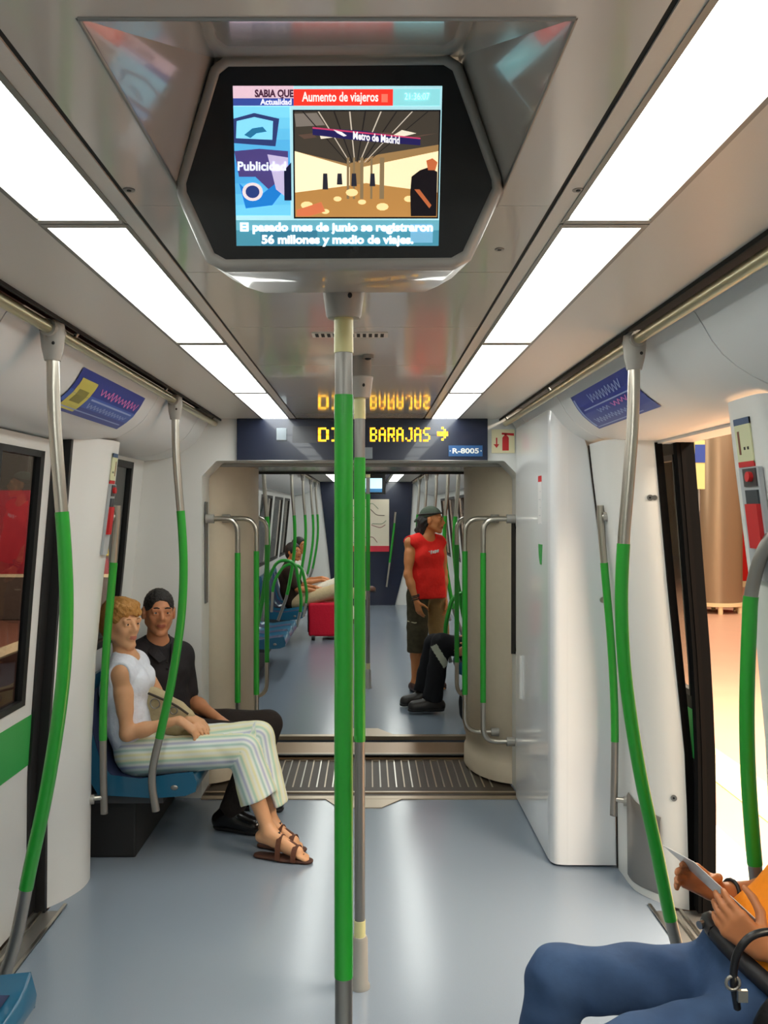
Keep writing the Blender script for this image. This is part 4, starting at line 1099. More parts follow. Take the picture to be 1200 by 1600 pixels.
mb = MB(); mb.box((8.1, 20, 2.15), (9.6, 20.8, 2.6), mat('machine_blue', (52, 44, 110), .4)); mb.build('top_panel', vm, label='dark blue top panel')
mb = MB(); mb.box((8.05, 19.95, -.01), (9.65, 20.85, .12), MATS['cream_ring']); mb.build('plinth', vm)
ps = thing('platform_sign', 'small lit sign seen past the edge of the open door leaf', 'sign', (4.55, 12.5, 2.4))
mb = MB(); mb.box((4.56, 12.5, 1.98), (4.70, 12.56, 2.66), mat('sign_paper', (222, 220, 150), .5)); mb.box((4.56, 12.49, 2.35), (4.70, 12.5, 2.6), mat('sign_blue', (50, 80, 170), .5)); mb.build('panel', ps)
mb = MB(); mb.tube([V(4.63, 12.53, -.01), V(4.63, 12.53, 1.98)], .02, M_STEELD, 10); mb.build('post', ps)

mb = MB(); mb.box((-14, -4, -1.3), (-1.6, 40, -1.2), mat('track_bed', (70, 60, 54), .8, noise=.3, scale=8)); struct(mb, 'ground_track')
mb = MB(); mb.box((-14, -4, -1.2), (-4.2, 13.9, -.02), mat('far_platform', (120, 78, 64), .5)); struct(mb, 'ground_far_platform')
mb = MB(); mb.box((-4.5, -4, -.02), (-4.2, 13.9, 0), mat('far_edge', (226, 206, 168), .5)); struct(mb, 'trim_12')
mb = MB(); yw = 14.0
mb.box((-14, yw, 2.0), (-2, yw + .2, 4.2), mat('tunnel_wall', (66, 62, 56), .7)); mb.box((-14, yw, .68), (-2, yw + .2, 2.0), mat('tunnel_red', (150, 30, 44), .5)); mb.box((-14, yw, -.02), (-2, yw + .2, .64), mat('tunnel_dark', (84, 66, 58), .6))
mb.box((-14, yw - .01, .64), (-2, yw + .2, .69), MATS['far_edge']); mb.box((-4.8, yw - .02, 2.0), (-3.2, yw, 2.62), mat('tunnel_cream', (216, 176, 124), .6))
struct(mb, 'wall_far_track')
mb = MB(); mb.box((-14, -4, 4.2), (-1.6, 15, 4.3), MATS['tunnel_wall']); struct(mb, 'ceiling_far_track')
mb = MB(); mb.box((-4.30, 13.93, .98), (-3.72, 13.98, 1.28), mat('track_sign_yellow', (206, 176, 44), .5)); mb.text('SR', .26, lambda u, v: V(-4.22 + u, 13.925, 1.03 + v), M_DARK, 'LEFT', .01)
mb.build('track_sign', label='yellow sign on the red wall seen through the window behind the woman', cat='sign')

# ------------------------------------------------------------------ people
def skin(name, rgb): 
    m = mat(name, rgb, .48, noise=.05, scale=40)
    m.node_tree.nodes['Principled BSDF'].inputs['Subsurface Weight'].default_value = 0.06
    m.node_tree.nodes['Principled BSDF'].inputs['Subsurface Radius'].default_value = (.02, .008, .004)
    return m
def cloth(name, rgb, rough=.85, bump=.35, noise=.10, scale=45): return mat(name, rgb, rough, noise=noise, bump=bump, scale=scale, spec=.25)
M_EYE = mat('eye_white', (222, 214, 206), .2); M_IRIS = mat('eye_dark', (40, 28, 22), .2)

class Person:
    """joints (world): pelvis waist chest neck head, hip/knee/ankle/toe and shoulder/elbow/wrist for R and L"""
    def __init__(p, J, face, up=(0, 0, 1), hs=1.0, build=1.0):
        p.J = {k: np.asarray(v, float) for k, v in J.items()}; p.b = build; p.hs = hs
        f = nrm(face); u = nrm(np.asarray(up, float)); u = nrm(u - f * (u @ f)); p.f, p.u, p.l = f, u, np.cross(u, f)
        p.C = p.J['head']
        ax = nrm(p.J['shL'] - p.J['shR']); p.side = ax
        upv = nrm(p.J['chest'] - p.J['pelvis']); p.fr = nrm(np.cross(ax, upv))     # front of the torso
    def H(p, x, y, z): return p.C + p.hs * (p.f * x + p.l * y + p.u * z)
    def local(p, q): d = (q - p.C) / p.hs; return np.stack([d @ p.f, d @ p.l, d @ p.u], -1)
    def torso(p, S, inf=0.0, k=.05, low=True, neck=True):
        J = p.J; b = p.b; s = p.side; e = inf
        for q in (-1, 1):
            S.cone(J['pelvis'] + s * q * .060 * b, J['waist'] + s * q * .050 * b, .108 * b + e, .098 * b + e, k)
            S.cone(J['waist'] + s * q * .050 * b, J['chest'] + s * q * .065 * b, .098 * b + e, .104 * b + e, k)
            S.cone(J['chest'] + s * q * .06 * b, J['chest'] * .35 + J['neck'] * .65 + s * q * .05 * b - p.fr * .01, .100 * b + e, .062 * b + e, k)
        S.cone(J['shR'], J['shL'], .050 * b + e, None, .06)
        S.cone(J['shR'], J['neck'], .048 * b + e, .045 * b + e, .04); S.cone(J['shL'], J['neck'], .048 * b + e, .045 * b + e, .04)
    def arm(p, S, sd, inf=0.0, t0=0.0, t1=2.0, k=.025, w=1.0):
        """t: 0 shoulder, 1 elbow, 2 wrist"""
        J = p.J; a, m, c = J['sh' + sd], J['el' + sd], J['wr' + sd]; b = p.b * w
        if t1 <= 1: S.cone(a, a + (m - a) * t1, .052 * b + inf, (.052 - .013 * t1) * b + inf, k); return
        S.cone(a, m, .050 * b + inf, .037 * b + inf, k)
        S.cone(a + (m - a) * .35, a + (m - a) * .6, .047 * b + inf, .043 * b + inf, k)
        S.cone(m, m + (c - m) * .35, .037 * b + inf, .038 * b + inf, k); S.cone(m + (c - m) * .3, c, .038 * b + inf, .024 * b + inf, k)
    def leg(p, S, sd, inf=0.0, k=.03, calf=True, foot=True, w=1.0):
        J = p.J; h, n, a = J['hip' + sd], J['kn' + sd], J['an' + sd]; b = p.b * w
        S.cone(h, n, .086 * b + inf, .056 * b + inf, k); S.ell(n, (V(.057, .057, .057) * b + inf), None, k)
        if calf:
            back = nrm(np.cross(np.cross(nrm(n - h), nrm(a - n)), nrm(a - n))); back = back if (back @ (h - n)) > 0 else -back
            S.cone(n, n + (a - n) * .35 + back * .012, .052 * b + inf, .054 * b + inf, k); S.cone(n + (a - n) * .35 + back * .012, a, .054 * b + inf, .034 * b + inf, k)
        if foot:
            t = J['toe' + sd]; d = nrm(t - a); dn = nrm(V(0, 0, -1) - d * (V(0, 0, -1) @ d)); heel = a + dn * .045 * b - d * .03 * b
            S.cone(a, heel, .034 * b, .030 * b, .02); S.cone(a, t * .75 + a * .25 + dn * .008, .034 * b, .022 * b, .03); S.cone(heel, t * .72 + a * .28 + dn * .022, .028 * b, .030 * b, .02)
            sidev = nrm(np.cross(d, dn)); tb = t * .80 + a * .20 + dn * .022
            for i in range(5):
                o = (i - 2) * .014 * b; S.cone(tb + sidev * o * .9, t + sidev * o + dn * .020 - d * abs(i - 1.5) * .006, .013 * b, .010 * b, .008)
    def head(p, S, male=True):
        h = p.hs; H = p.H; A = np.stack([p.f, p.l, p.u])
        S.cone(p.J['neck'] - p.u * .02, H(-.012, 0, -.045), (.055 if male else .050) * h, (.052 if male else .045) * h, .03)
        S.ell(H(-.015, 0, .030), V(.094, .074, .084) * h, A, .02); S.ell(H(.030, 0, -.022), V(.060, .060, .086) * h, A, .02)
        for q in (-1, 1):
            S.cone(H(.000, q * .050, -.050), H(.066, q * .012, -.098), .022 * h, .017 * h, .02)
            S.cone(H(.058, q * .040, -.012), H(.062, q * .030, -.030), .022 * h, .02 * h, .015)
            S.ell(H(.094, q * .031, .008), V(.016, .0160, .011) * h, A, .012, sub=True)
            S.ell(H(.074, q * .031, .007), V(.0155, .0155, .0150) * h, A, .003)
            S.cone(H(.084, q * .046, .026), H(.090, q * .014, .026), .010 * h, .009 * h, .012)
            S.cone(H(.0865, q * .045, .0135), H(.0905, q * .031, .0185), .0045 * h, None, .005); S.cone(H(.0905, q * .031, .0185), H(.087, q * .018, .0135), .0045 * h, None, .005)
            S.cone(H(.0865, q * .043, -.001), H(.087, q * .020, -.001), .0042 * h, None, .005)
            S.ell(H(-.006, q * .079, -.006), V(.021, .012, .034) * h, A, .008); S.ell(H(.002, q * .091, -.004), V(.011, .006, .020) * h, A, .004, sub=True)
            S.ell(H(.096, q * .0115, -.026), V(.011, .008, .008) * h, A, .008)
            S.cone(H(.084, q * .021, -.0585), H(.0915, q * .005, -.0555), .0042 * h, .0055 * h, .008); S.cone(H(.084, q * .018, -.0615), H(.0905, 0, -.0655), .0045 * h, .0062 * h, .008)
        S.cone(H(.084, 0, .022), H(.112, 0, -.020), .0085 * h, .0110 * h, .012); S.ell(H(.076, 0, -.098), V(.018, .022, .016) * h, A, .02)
        S.cone(H(.082, 0, -.030), H(.085, 0, -.055), .020 * h, .018 * h, .02)
    def hand(p, S, sd, d, n, curls=(.35, .4, .45, .5), spread=.0, thumb=.5, sc=1.0, r=1.0):
        """d wrist->knuckles, n palm normal"""
        W = p.J['wr' + sd]; d = nrm(d); n = nrm(np.asarray(n, float) - d * (np.asarray(n, float) @ d))
        t = np.cross(d, n) * (1 if sd == 'R' else -1)              # towards the thumb
        lens = (.070, .078, .072, .056); offs = (.029, .010, -.009, -.027)
        for i in range(4):
            kn = W + sc * (d * (.090 - .004 * abs(i - 1.2)) + t * offs[i])
            S.cone(W + sc * (t * offs[i] * .55 + d * .01), kn, .0145 * r * sc, .0115 * r * sc, .014)
            dd = d + t * (offs[i] * spread * 10); dd = nrm(dd); q = kn; c = 0
            for j, fr in enumerate((.45, .31, .24)):
                c = curls[i] * (1, 1.15, .8)[j]; dd = nrm(dd * math.cos(c) + n * math.sin(c)); 
                n2 = n; e = q + dd * lens[i] * fr * sc
                S.cone(q, e, (.0098, .0086, .0077)[j] * r * sc, (.0087, .0078, .0066)[j] * r * sc, .004); q = e
        b0 = W + sc * (d * .026 + t * .026 + n * .006); e1 = b0 + sc * .045 * nrm(d * .62 + t * .70 + n * thumb); e2 = e1 + sc * .034 * nrm(d * .85 + t * .25 + n * thumb * 1.1); e3 = e2 + sc * .026 * nrm(d * .9 + n * thumb)
        S.cone(W + sc * d * .012 + sc * t * .012, b0, .015 * sc, .0145 * r * sc, .012); S.cone(b0, e1, .0145 * r * sc, .0110 * r * sc, .008); S.cone(e1, e2, .0108 * r * sc, .0095 * r * sc, .004); S.cone(e2, e3, .0095 * r * sc, .0075 * r * sc, .004)
    def lips(p, q):
        x = p.local(q)
        return (x[:, 0] > .083) & (np.abs(x[:, 1]) < .021) & (x[:, 2] < -.0505 - .10 * np.abs(x[:, 1])) & (x[:, 2] > -.0705 + .25 * np.abs(x[:, 1]))
    def eyes(p, root, brow_m, w=.0036):
        for q in (-1, 1):
            e = MB(); A = np.stack([p.f, p.l, p.u]); h = p.hs
            e.ball(p.H(.0772, q * .031, .0065), V(.0145, .0150, .0080) * h, M_EYE, 14, 10, A); e.ball(p.H(.0890, q * .030, .0070), V(.0040, .0060, .0062) * h, M_IRIS, 10, 6, A)
            e.build('eye', root)
            b = MB(); b.tube(spline([p.H(.093, q * .014, .029), p.H(.0955, q * .028, .0335), p.H(.0885, q * .043, .0295)], 8), [w * h * .8] + [w * h] * 8 + [w * h * .5] if False else w * h, brow_m, 8); b.build('eyebrow', root)

def wrinkle(amp, f=38.0, seed=0.0):
    def g(X, Y, Z): return (amp * np.sin(f * X + 1.7 * np.sin(f * .6 * Z + seed)) * np.sin(f * .8 * Y + seed) * np.sin(f * .7 * Z + 1.3 + 1.1 * np.sin(f * .5 * X))).astype(np.float32)
    return g
def stripes_mat(name, bands, rough=.8):
    m = bpy.data.materials.new(name); m.use_nodes = True; nt = m.node_tree; b = nt.nodes['Principled BSDF']
    a = nt.nodes.new('ShaderNodeAttribute'); a.attribute_name = 'u'
    fr = nt.nodes.new('ShaderNodeMath'); fr.operation = 'FRACT'; nt.links.new(a.outputs['Fac'], fr.inputs[0])
    cr = nt.nodes.new('ShaderNodeValToRGB'); el = cr.color_ramp.elements; cr.color_ramp.interpolation = 'EASE'
    el[0].position = bands[0][0]; el[0].color = L3(bands[0][1]); el[1].position = bands[1][0]; el[1].color = L3(bands[1][1])
    for q, c in bands[2:]: e = el.new(q); e.color = L3(c)
    nt.links.new(fr.outputs[0], cr.inputs[0]); nt.links.new(cr.outputs[0], b.inputs['Base Color']); b.inputs['Roughness'].default_value = rough; b.inputs['Specular IOR Level'].default_value = .25
    return m
def leg_u(p, period):
    """stripe coordinate running along the bent trouser leg"""
    J = p.J
    def g(vs):
        u = np.zeros(len(vs)); best = np.full(len(vs), 9.0)
        for sd in 'RL':
            for a, b in ((J['hip' + sd] + (J['hip' + sd] - J['kn' + sd]), J['kn' + sd]), (J['kn' + sd], J['an' + sd] + (J['an' + sd] - J['kn' + sd]))):
                ax = (b - a) * V(1, 0, 1); L = np.linalg.norm(ax); ax = ax / L; up = V(-ax[2], 0, ax[0])
                q = vs - a; t = np.clip((q @ ax) / L, 0, 1); r = q - np.outer(t * L, ax); sg = np.where(q @ up >= 0, 1.0, -1.0)
                dxz = np.hypot(r[:, 0], r[:, 2]); dy = np.abs(q[:, 1] - ((1 - t) * 0 + t * (b - a)[1])); d = np.hypot(dxz, dy); m = d < best
                u[m] = (sg * dxz / period + vs[:, 1] * 3.0)[m]; best[m] = d[m]
        return u + 8.0
    return g
def shoe(root, a, t, m, sole_m, name='shoe', w=1.0):
    d = nrm((t - a) * V(1, 1, 0)); s = V(-d[1], d[0], 0); z0 = min(a[2], t[2])
    S = SDF(.006); g = V(a[0], a[1], 0); h = t - a
    T_ = V(t[0], t[1], 0); hl = g - d * .055
    zb = t[2] - .028
    S.cone(hl + V(0, 0, zb + .042), T_ - d * .04 + V(0, 0, zb + .036), .040 * w, .038 * w, .02); S.cone(hl + V(0, 0, zb + .05), V(a[0], a[1], a[2] + .02), .042 * w, .046 * w, .03); S.cone(V(a[0], a[1], a[2]), T_ - d * .05 + V(0, 0, zb + .035), .044 * w, .034 * w, .04)
    S.cut((0, 0, -1), (0, 0, zb + .016))
    o = solid(S, name, m, root)
    S = SDF(.006); S.cone(hl + V(0, 0, zb + .026), T_ - d * .035 + V(0, 0, zb + .026), .043 * w, .042 * w, .01); S.cut((0, 0, 1), (0, 0, zb + .020)); S.cut((0, 0, -1), (0, 0, zb))
    q = solid(S, 'sole', sole_m, o if False else root)
    q.parent = o
    return o

# ---- woman in white
Wm = Person({'pelvis': (-1.13, 4.45, .485), 'waist': (-1.185, 4.45, .62), 'chest': (-1.205, 4.455, .80), 'neck': (-1.205, 4.455, .945), 'head': (-1.225, 4.45, 1.105),
             'shR': (-1.185, 4.315, .885), 'shL': (-1.185, 4.60, .885), 'elR': (-1.150, 4.275, .600), 'elL': (-1.05, 4.64, .64), 'wrR': (-.915, 4.33, .655), 'wrL': (-.90, 4.46, .645),
             'hipR': (-1.10, 4.37, .470), 'hipL': (-1.09, 4.54, .475), 'knR': (-.605, 4.355, .500), 'knL': (-.545, 4.455, .545), 'anR': (-.475, 4.30, .125), 'anL': (-.475, 4.43, .12), 'toeR': (-.275, 4.235, .035), 'toeL': (-.315, 4.38, .035)},
            (.80, -.60, -.02), hs=1.0, build=.88)
woman = thing('person', 'seated woman with short blond hair in white sleeveless top and striped trousers', 'person', (-1.13, 4.45, 0))
sk = skin('skin_light', (214, 160, 118)); lp = skin('lips_rose', (190, 112, 92))
S = SDF(.0052); Wm.torso(S); Wm.head(S, False)
for sd in 'RL': Wm.arm(S, sd, w=.95); Wm.leg(S, sd)
Wm.hand(S, 'R', (.62, .10, -.45), (-.5, .1, -.85), (.35, .38, .42, .48), thumb=.3); Wm.hand(S, 'L', (.72, -.45, -.25), (-.2, .2, -1), (.3, .3, .3, .3), thumb=.2)
solid(S, 'body', [sk, lp], woman, pick=lambda c: Wm.lips(c).astype(int))
Wm.eyes(woman, mat('brow_blond', (140, 100, 60), .7), .0026)
# curly short hair
S = SDF(.0055); A = np.stack([Wm.f, Wm.l, Wm.u])
S.ell(Wm.H(-.022, 0, .042), V(.104, .088, .092), A); S.ell(Wm.H(-.065, 0, -.005), V(.062, .074, .082), A, .03); S.ell(Wm.H(.035, 0, .092), V(.052, .062, .034), A, .03)
S.ell(Wm.H(.080, 0, -.03), V(.075, .066, .102), A, .01, sub=True); S.ell(Wm.H(.02, .085, -.03), V(.03, .03, .05), A, .01, sub=True); S.ell(Wm.H(.02, -.085, -.03), V(.03, .03, .05), A, .01, sub=True)
for i in range(9):
    yy = -.062 + i * .0155; S.cone(Wm.H(.062 - abs(yy) * .35, yy, .098), Wm.H(.090 - abs(yy) * .45, yy + .012, .055 - (i % 3) * .006), .014, .006, .012)
S.post = lambda X, Y, Z: (.0045 * np.sin(170 * X + 40 * Z) * np.sin(150 * Y) * np.sin(160 * Z + 1)).astype(np.float32)
solid(S, 'hair', mat('hair_blond', (176, 124, 58), .55, noise=.35, scale=120, bump=.5), woman, relax=1)
# sleeveless top
S = SDF(.0062); Wm.torso(S, .011)
S.ell(Wm.J['chest'] + Wm.fr * .075 + Wm.side * .06 + V(0, 0, .01), (.06, .06, .062), None, .04); S.ell(Wm.J['chest'] + Wm.fr * .075 - Wm.side * .06 + V(0, 0, .01), (.06, .06, .062), None, .04)
for sd in 'RL': S.ell(Wm.J['sh' + sd] + Wm.side * (.062 if sd == 'L' else -.062) - V(0, 0, .035), (.055, .05, .105), None, .01, sub=True)
S.ell(Wm.J['neck'] + Wm.fr * .03 + V(0, 0, .03), (.078, .078, .06), None, .01, sub=True)
S.cut((0, 0, -1), (0, 0, .475)); S.post = wrinkle(.004, 42)
solid(S, 'sleeveless_top', cloth('white_cotton', (226, 230, 240), .8), woman)
# striped trousers, flared at the hem
S = SDF(.0065); J = Wm.J
for q in (-1, 1): S.cone(J['pelvis'] + Wm.side * q * .06, J['pelvis'] * .35 + J['waist'] * .65 + Wm.side * q * .045, .112, .092, .05)
for sd in 'RL':
    S.cone(J['hip' + sd], J['kn' + sd], .098, .074, .03); ed = J['kn' + sd] + (J['an' + sd] - J['kn' + sd]) * .78
    fr = .60 if sd == 'R' else .80; axk = nrm(J['an' + sd] - J['kn' + sd])
    S.cone(J['kn' + sd], J['kn' + sd] + (J['an' + sd] - J['kn' + sd]) * .95, .074, .104, .022, clip=(nrm(axk + V(.10, 0, -.05)), J['kn' + sd] + (J['an' + sd] - J['kn' + sd]) * fr))
for sd in 'RL': S.cone(J['kn' + sd] + (J['an' + sd] - J['kn' + sd]) * .5, J['kn' + sd] + (J['an' + sd] - J['kn' + sd]) * 1.05, .060, .088, .0, sub=True)
S.post = wrinkle(.004, 36, 1)
solid(S, 'striped_trousers', stripes_mat('striped_cotton', [(0, (222, 226, 214)), (.12, (222, 220, 176)), (.22, (222, 228, 220)), (.34, (166, 196, 188)), (.44, (218, 226, 220)), (.56, (176, 182, 204)), (.66, (226, 230, 222)), (.78, (176, 206, 186)), (.88, (224, 222, 188)), (1, (222, 226, 214))]), woman, attr=leg_u(Wm, .105))
# sandals
M_SAND = mat('sandal_brown', (92, 52, 32), .5); M_SOLE = mat('sandal_sole', (70, 40, 28), .7)
for sd in 'RL':
    a, t = J['an' + sd], J['toe' + sd]; d = nrm((t - a) * V(1, 1, 0)); s_ = V(-d[1], d[0], 0); zb = t[2] - .034
    S = SDF(.006); g0 = V(a[0], a[1], zb + .018) - d * .045; g1 = V(t[0], t[1], zb + .018) - d * .018
    S.cone(g0, g0 * .45 + g1 * .55, .036, .043, .02); S.cone(g0 * .45 + g1 * .55, g1, .043, .036, .02); S.cut((0, 0, 1), (0, 0, zb + .016)); S.cut((0, 0, -1), (0, 0, zb))
    so = solid(S, 'sandal', M_SOLE, woman)
    k = MB()
    for q, hgt, w_ in ((.30, .118, .024), (.68, .076, .024)):
        c = V(a[0], a[1], 0) * (1 - q) + V(t[0], t[1], 0) * q
        k.band([c + s_ * (.049 * math.cos(th)) + V(0, 0, zb + .012 + (hgt - .012) * math.sin(th)) for th in np.linspace(0, math.pi, 14)], d, w_, .005, M_SAND)
    c0 = V(a[0], a[1], 0) * .78 + V(t[0], t[1], 0) * .22; c1 = V(a[0], a[1], 0) * .34 + V(t[0], t[1], 0) * .66
    k.band([c0 + V(0, 0, zb + .122), c1 + V(0, 0, zb + .080), V(t[0], t[1], zb + .022) - d * .02], s_, .014, .005, M_SAND)
    k.box(c0 + V(-.012, -.012, zb + .116), c0 + V(.012, .012, zb + .130), M_DARK)
    st = k.build('straps', so); st.parent = so
# handbag on her lap
hb = thing('handbag', 'beige handbag with ring fittings on the lap of the woman in white', 'handbag', (-.98, 4.42, .56))
S = SDF(.007); c = V(-1.035, 4.47, .665); ax = np.stack([nrm(V(.95, -.1, -.33)), nrm(V(.1, .95, 0)), nrm(V(.33, 0, .95))])
S.ell(c + ax[0] * .02 + ax[2] * .008, (.165, .048, .082), ax, .03); S.ell(c + ax[0] * .09 - ax[2] * .04, (.11, .05, .05), ax, .03); S.ell(c - ax[0] * .05 + ax[2] * .05, (.08, .04, .055), ax, .03); S.post = wrinkle(.006, 50)
solid(S, 'bag_body', cloth('beige_canvas', (186, 170, 134), .8), hb)
k = MB()
for o, r_ in ((-.03, .024), (.07, .018)):
    k = MB(); cc = c + ax[0] * o + ax[2] * .045 + V(.0, -.062, 0); k.tube([cc + ax[0] * r_ * math.cos(i * .449) + ax[2] * r_ * math.sin(i * .449) for i in range(15)], .0035, M_STEELD, 6); k.build('ring', hb)
k = MB(); k.tube(spline([c + V(-.05, -.045, .10), c + V(.02, -.06, .075), c + V(.09, -.07, .045), c + V(.15, -.06, .0)], 20), .006, mat('bag_piping', (60, 50, 40), .6), 8); k.build('piping', hb)

# ---- man in dark shirt
Mn = Person({'pelvis': (-1.12, 4.88, .485), 'waist': (-1.15, 4.885, .63), 'chest': (-1.155, 4.875, .80), 'neck': (-1.145, 4.86, .945), 'head': (-1.125, 4.82, 1.122),
             'shR': (-1.285, 4.755, .865), 'shL': (-1.04, 4.975, .865), 'elR': (-1.26, 4.70, .60), 'elL': (-1.0, 5.03, .610), 'wrR': (-1.05, 4.72, .575), 'wrL': (-.80, 4.83, .540),
             'hipR': (-1.08, 4.79, .475), 'hipL': (-1.06, 4.97, .475), 'knR': (-.575, 4.76, .455), 'knL': (-.56, 5.02, .47), 'anR': (-.72, 4.67, .085), 'anL': (-.66, 5.0, .085), 'toeR': (-.545, 4.60, .032), 'toeL': (-.47, 4.96, .032)},
            (.38, -.92, -.03), up=(.04, 0, 1), hs=1.03, build=1.0)
man = thing('person', 'seated man with short dark hair in dark shirt looking at the viewer', 'person', (-1.12, 4.88, 0))
sk2 = skin('skin_tan', (196, 132, 92)); lp2 = skin('lips_tan', (156, 84, 66))
S = SDF(.0055); Mn.torso(S); Mn.head(S, True)
for sd in 'RL': Mn.arm(S, sd); Mn.leg(S, sd, foot=False)
Mn.hand(S, 'L', (.75, -.45, -.25), (-.2, -.1, -1), thumb=.3); Mn.hand(S, 'R', (.9, .1, -.2), (-.2, .1, -1), thumb=.3)
solid(S, 'body', [sk2, lp2], man, pick=lambda c: Mn.lips(c).astype(int))
Mn.eyes(man, mat('hair_black', (30, 23, 20), .55, noise=.5, scale=140, bump=.7), .0042)
S = SDF(.0052); A = np.stack([Mn.f, Mn.l, Mn.u]); h = Mn.hs
S.ell(Mn.H(-.016, 0, .036), V(.100, .0775, .087) * h, A); S.ell(Mn.H(-.05, 0, -.01), V(.062, .074, .07) * h, A, .02)
S.ell(Mn.H(.100, 0, -.012), V(.062, .064, .092) * h, A, .006, sub=True); S.cone(Mn.H(.088, -.030, .045), Mn.H(.088, .030, .045), .024 * h, None, .006, sub=True)
for q in (-1, 1): S.ell(Mn.H(.052, q * .078, -.058), V(.052, .034, .052) * h, A, .006, sub=True); S.ell(Mn.H(-.004, q * .088, -.012), V(.024, .024, .036) * h, A, .004, sub=True); S.ell(Mn.H(.085, q * .07, .0), V(.030, .024, .048) * h, A, .006, sub=True)
S.cut(-(Mn.u + Mn.f * .30), Mn.H(-.03, 0, -.050))
S.post = lambda X, Y, Z: (.0036 * np.sin(190 * X + 30 * Z) * np.sin(170 * Y + 20 * Z) * np.sin(180 * Z)).astype(np.float32)
solid(S, 'hair', MATS['hair_black'], man, relax=1)
S = SDF(.0062); Mn.torso(S, .014)
for sd in 'RL': Mn.arm(S, sd, .016, t1=.82)
el = Mn.J['elL']; sh = Mn.J['shL']; n_ = nrm(el - sh)
S.ell(Mn.J['neck'] + Mn.fr * .035 + V(0, 0, .045), (.062, .062, .06), None, .01, sub=True); S.cone(Mn.J['neck'] + Mn.fr * .09 + V(0, 0, .03), Mn.J['neck'] + Mn.fr * .115 - V(0, 0, .085), .045, .006, .005, sub=True); S.cut((0, 0, -1), (0, 0, .45)); S.post = wrinkle(.005, 34, 2)
shirt_m = cloth('dark_shirt', (44, 40, 42), .8, bump=.3)
shirt = solid(S, 'shirt', shirt_m, man)
k = MB(); nk = Mn.J['neck']
for q in (-1, 1):
    p0 = nk - Mn.fr * .070 + Mn.side * q * .015 + V(0, 0, .050); p1 = nk + Mn.side * q * .074 + V(0, 0, .045); p2 = nk + Mn.fr * .085 + Mn.side * q * .040 + V(0, 0, -.015); p3 = nk + Mn.fr * .128 + Mn.side * q * .012 + V(0, 0, -.075)
    o0 = p0 - V(0, 0, .04) - Mn.fr * .012; o1 = p1 + Mn.side * q * .022 - V(0, 0, .036); o2 = p2 + Mn.side * q * .042 + Mn.fr * .012 - V(0, 0, .035); o3 = p3 + Mn.side * q * .045 + Mn.fr * .004 + V(0, 0, -.012)
    A_, B_ = spline([p0, p1, p2, p3], 12), spline([o0, o1, o2, o3], 12)
    k.loft([[x, y, y + V(0, 0, -.004) - Mn.fr * .004, x - V(0, 0, .004) - Mn.fr * .004] for x, y in zip(A_, B_)], shirt_m, smooth=False, caps=True)
k.build('collar', shirt).parent = shirt
k = MB()
for i in range(5): k.ball(Mn.J['chest'] * (1 - i * .2) + Mn.J['waist'] * i * .2 + Mn.fr * .122 + V(0, 0, .05), .006, M_DARK, 8, 5)
k.build('buttons', shirt).parent = shirt
S = SDF(.007); J = Mn.J
for q in (-1, 1): S.cone(J['pelvis'] + Mn.side * q * .06, J['pelvis'] * .5 + J['waist'] * .5 + Mn.side * q * .05, .115, .102, .05)
for sd in 'RL': S.cone(J['hip' + sd], J['kn' + sd], .100, .076, .03); S.cone(J['kn' + sd], J['an' + sd] + (J['kn' + sd] - J['an' + sd]) * .06, .076, .064, .03)
S.post = wrinkle(.005, 32, 3)
solid(S, 'trousers', cloth('dark_trousers', (40, 33, 30), .85), man)
for sd in 'RL': shoe(man, J['an' + sd], J['toe' + sd], mat('black_leather', (20, 16, 15), .22), M_DARK)

# ---- standing man in red
Rd = Person({'pelvis': (.545, 8.33, .93), 'waist': (.545, 8.32, 1.06), 'chest': (.535, 8.31, 1.25), 'neck': (.54, 8.31, 1.425), 'head': (.595, 8.29, 1.585),
             'shR': (.390, 8.215, 1.375), 'shL': (.675, 8.395, 1.375), 'elR': (.362, 8.13, 1.09), 'elL': (.71, 8.42, 1.09), 'wrR': (.435, 8.06, .855), 'wrL': (.715, 8.36, .85),
             'hipR': (.46, 8.28, .88), 'hipL': (.63, 8.40, .88), 'knR': (.450, 8.22, .48), 'knL': (.67, 8.44, .49), 'anR': (.435, 8.25, .09), 'anL': (.60, 8.46, .09), 'toeR': (.50, 8.09, .03), 'toeL': (.73, 8.36, .03)},
            (.93, -.32, -.04), hs=1.03, build=.97)
red = thing('person', 'standing man in red sleeveless shirt, khaki shorts and grey bandana', 'person', (.54, 8.32, 0))
sk3 = skin('skin_brown', (196, 124, 72)); lp3 = skin('lips_brown', (140, 76, 58))
S = SDF(.0075); Rd.torso(S); Rd.head(S, True)
for sd in 'RL': Rd.arm(S, sd); Rd.leg(S, sd)
Rd.hand(S, 'R', (.25, -.1, -.95), (.7, .6, -.1), (.3, .3, .35, .4)); Rd.hand(S, 'L', (.0, -.1, -1), (-.6, -.5, 0), (.3, .3, .35, .4))
solid(S, 'body', [sk3, lp3], red, pick=lambda c: Rd.lips(c).astype(int))
Rd.eyes(red, MATS['hair_black'])
S = SDF(.007); A = np.stack([Rd.f, Rd.l, Rd.u])
S.ell(Rd.H(-.055, 0, .0), V(.072, .085, .085), A); S.cone(Rd.H(-.085, .0, -.02), Rd.H(-.115, -.0, -.135), .062, .034, .03); S.cone(Rd.H(-.07, -.05, -.03), Rd.H(-.075, -.055, -.12), .04, .022, .03); S.cone(Rd.H(-.09, .03, -.05), Rd.H(-.16, .02, -.10), .035, .015, .03)
S.post = wrinkle(.006, 90)
solid(S, 'hair', MATS['hair_black'], red, relax=1)
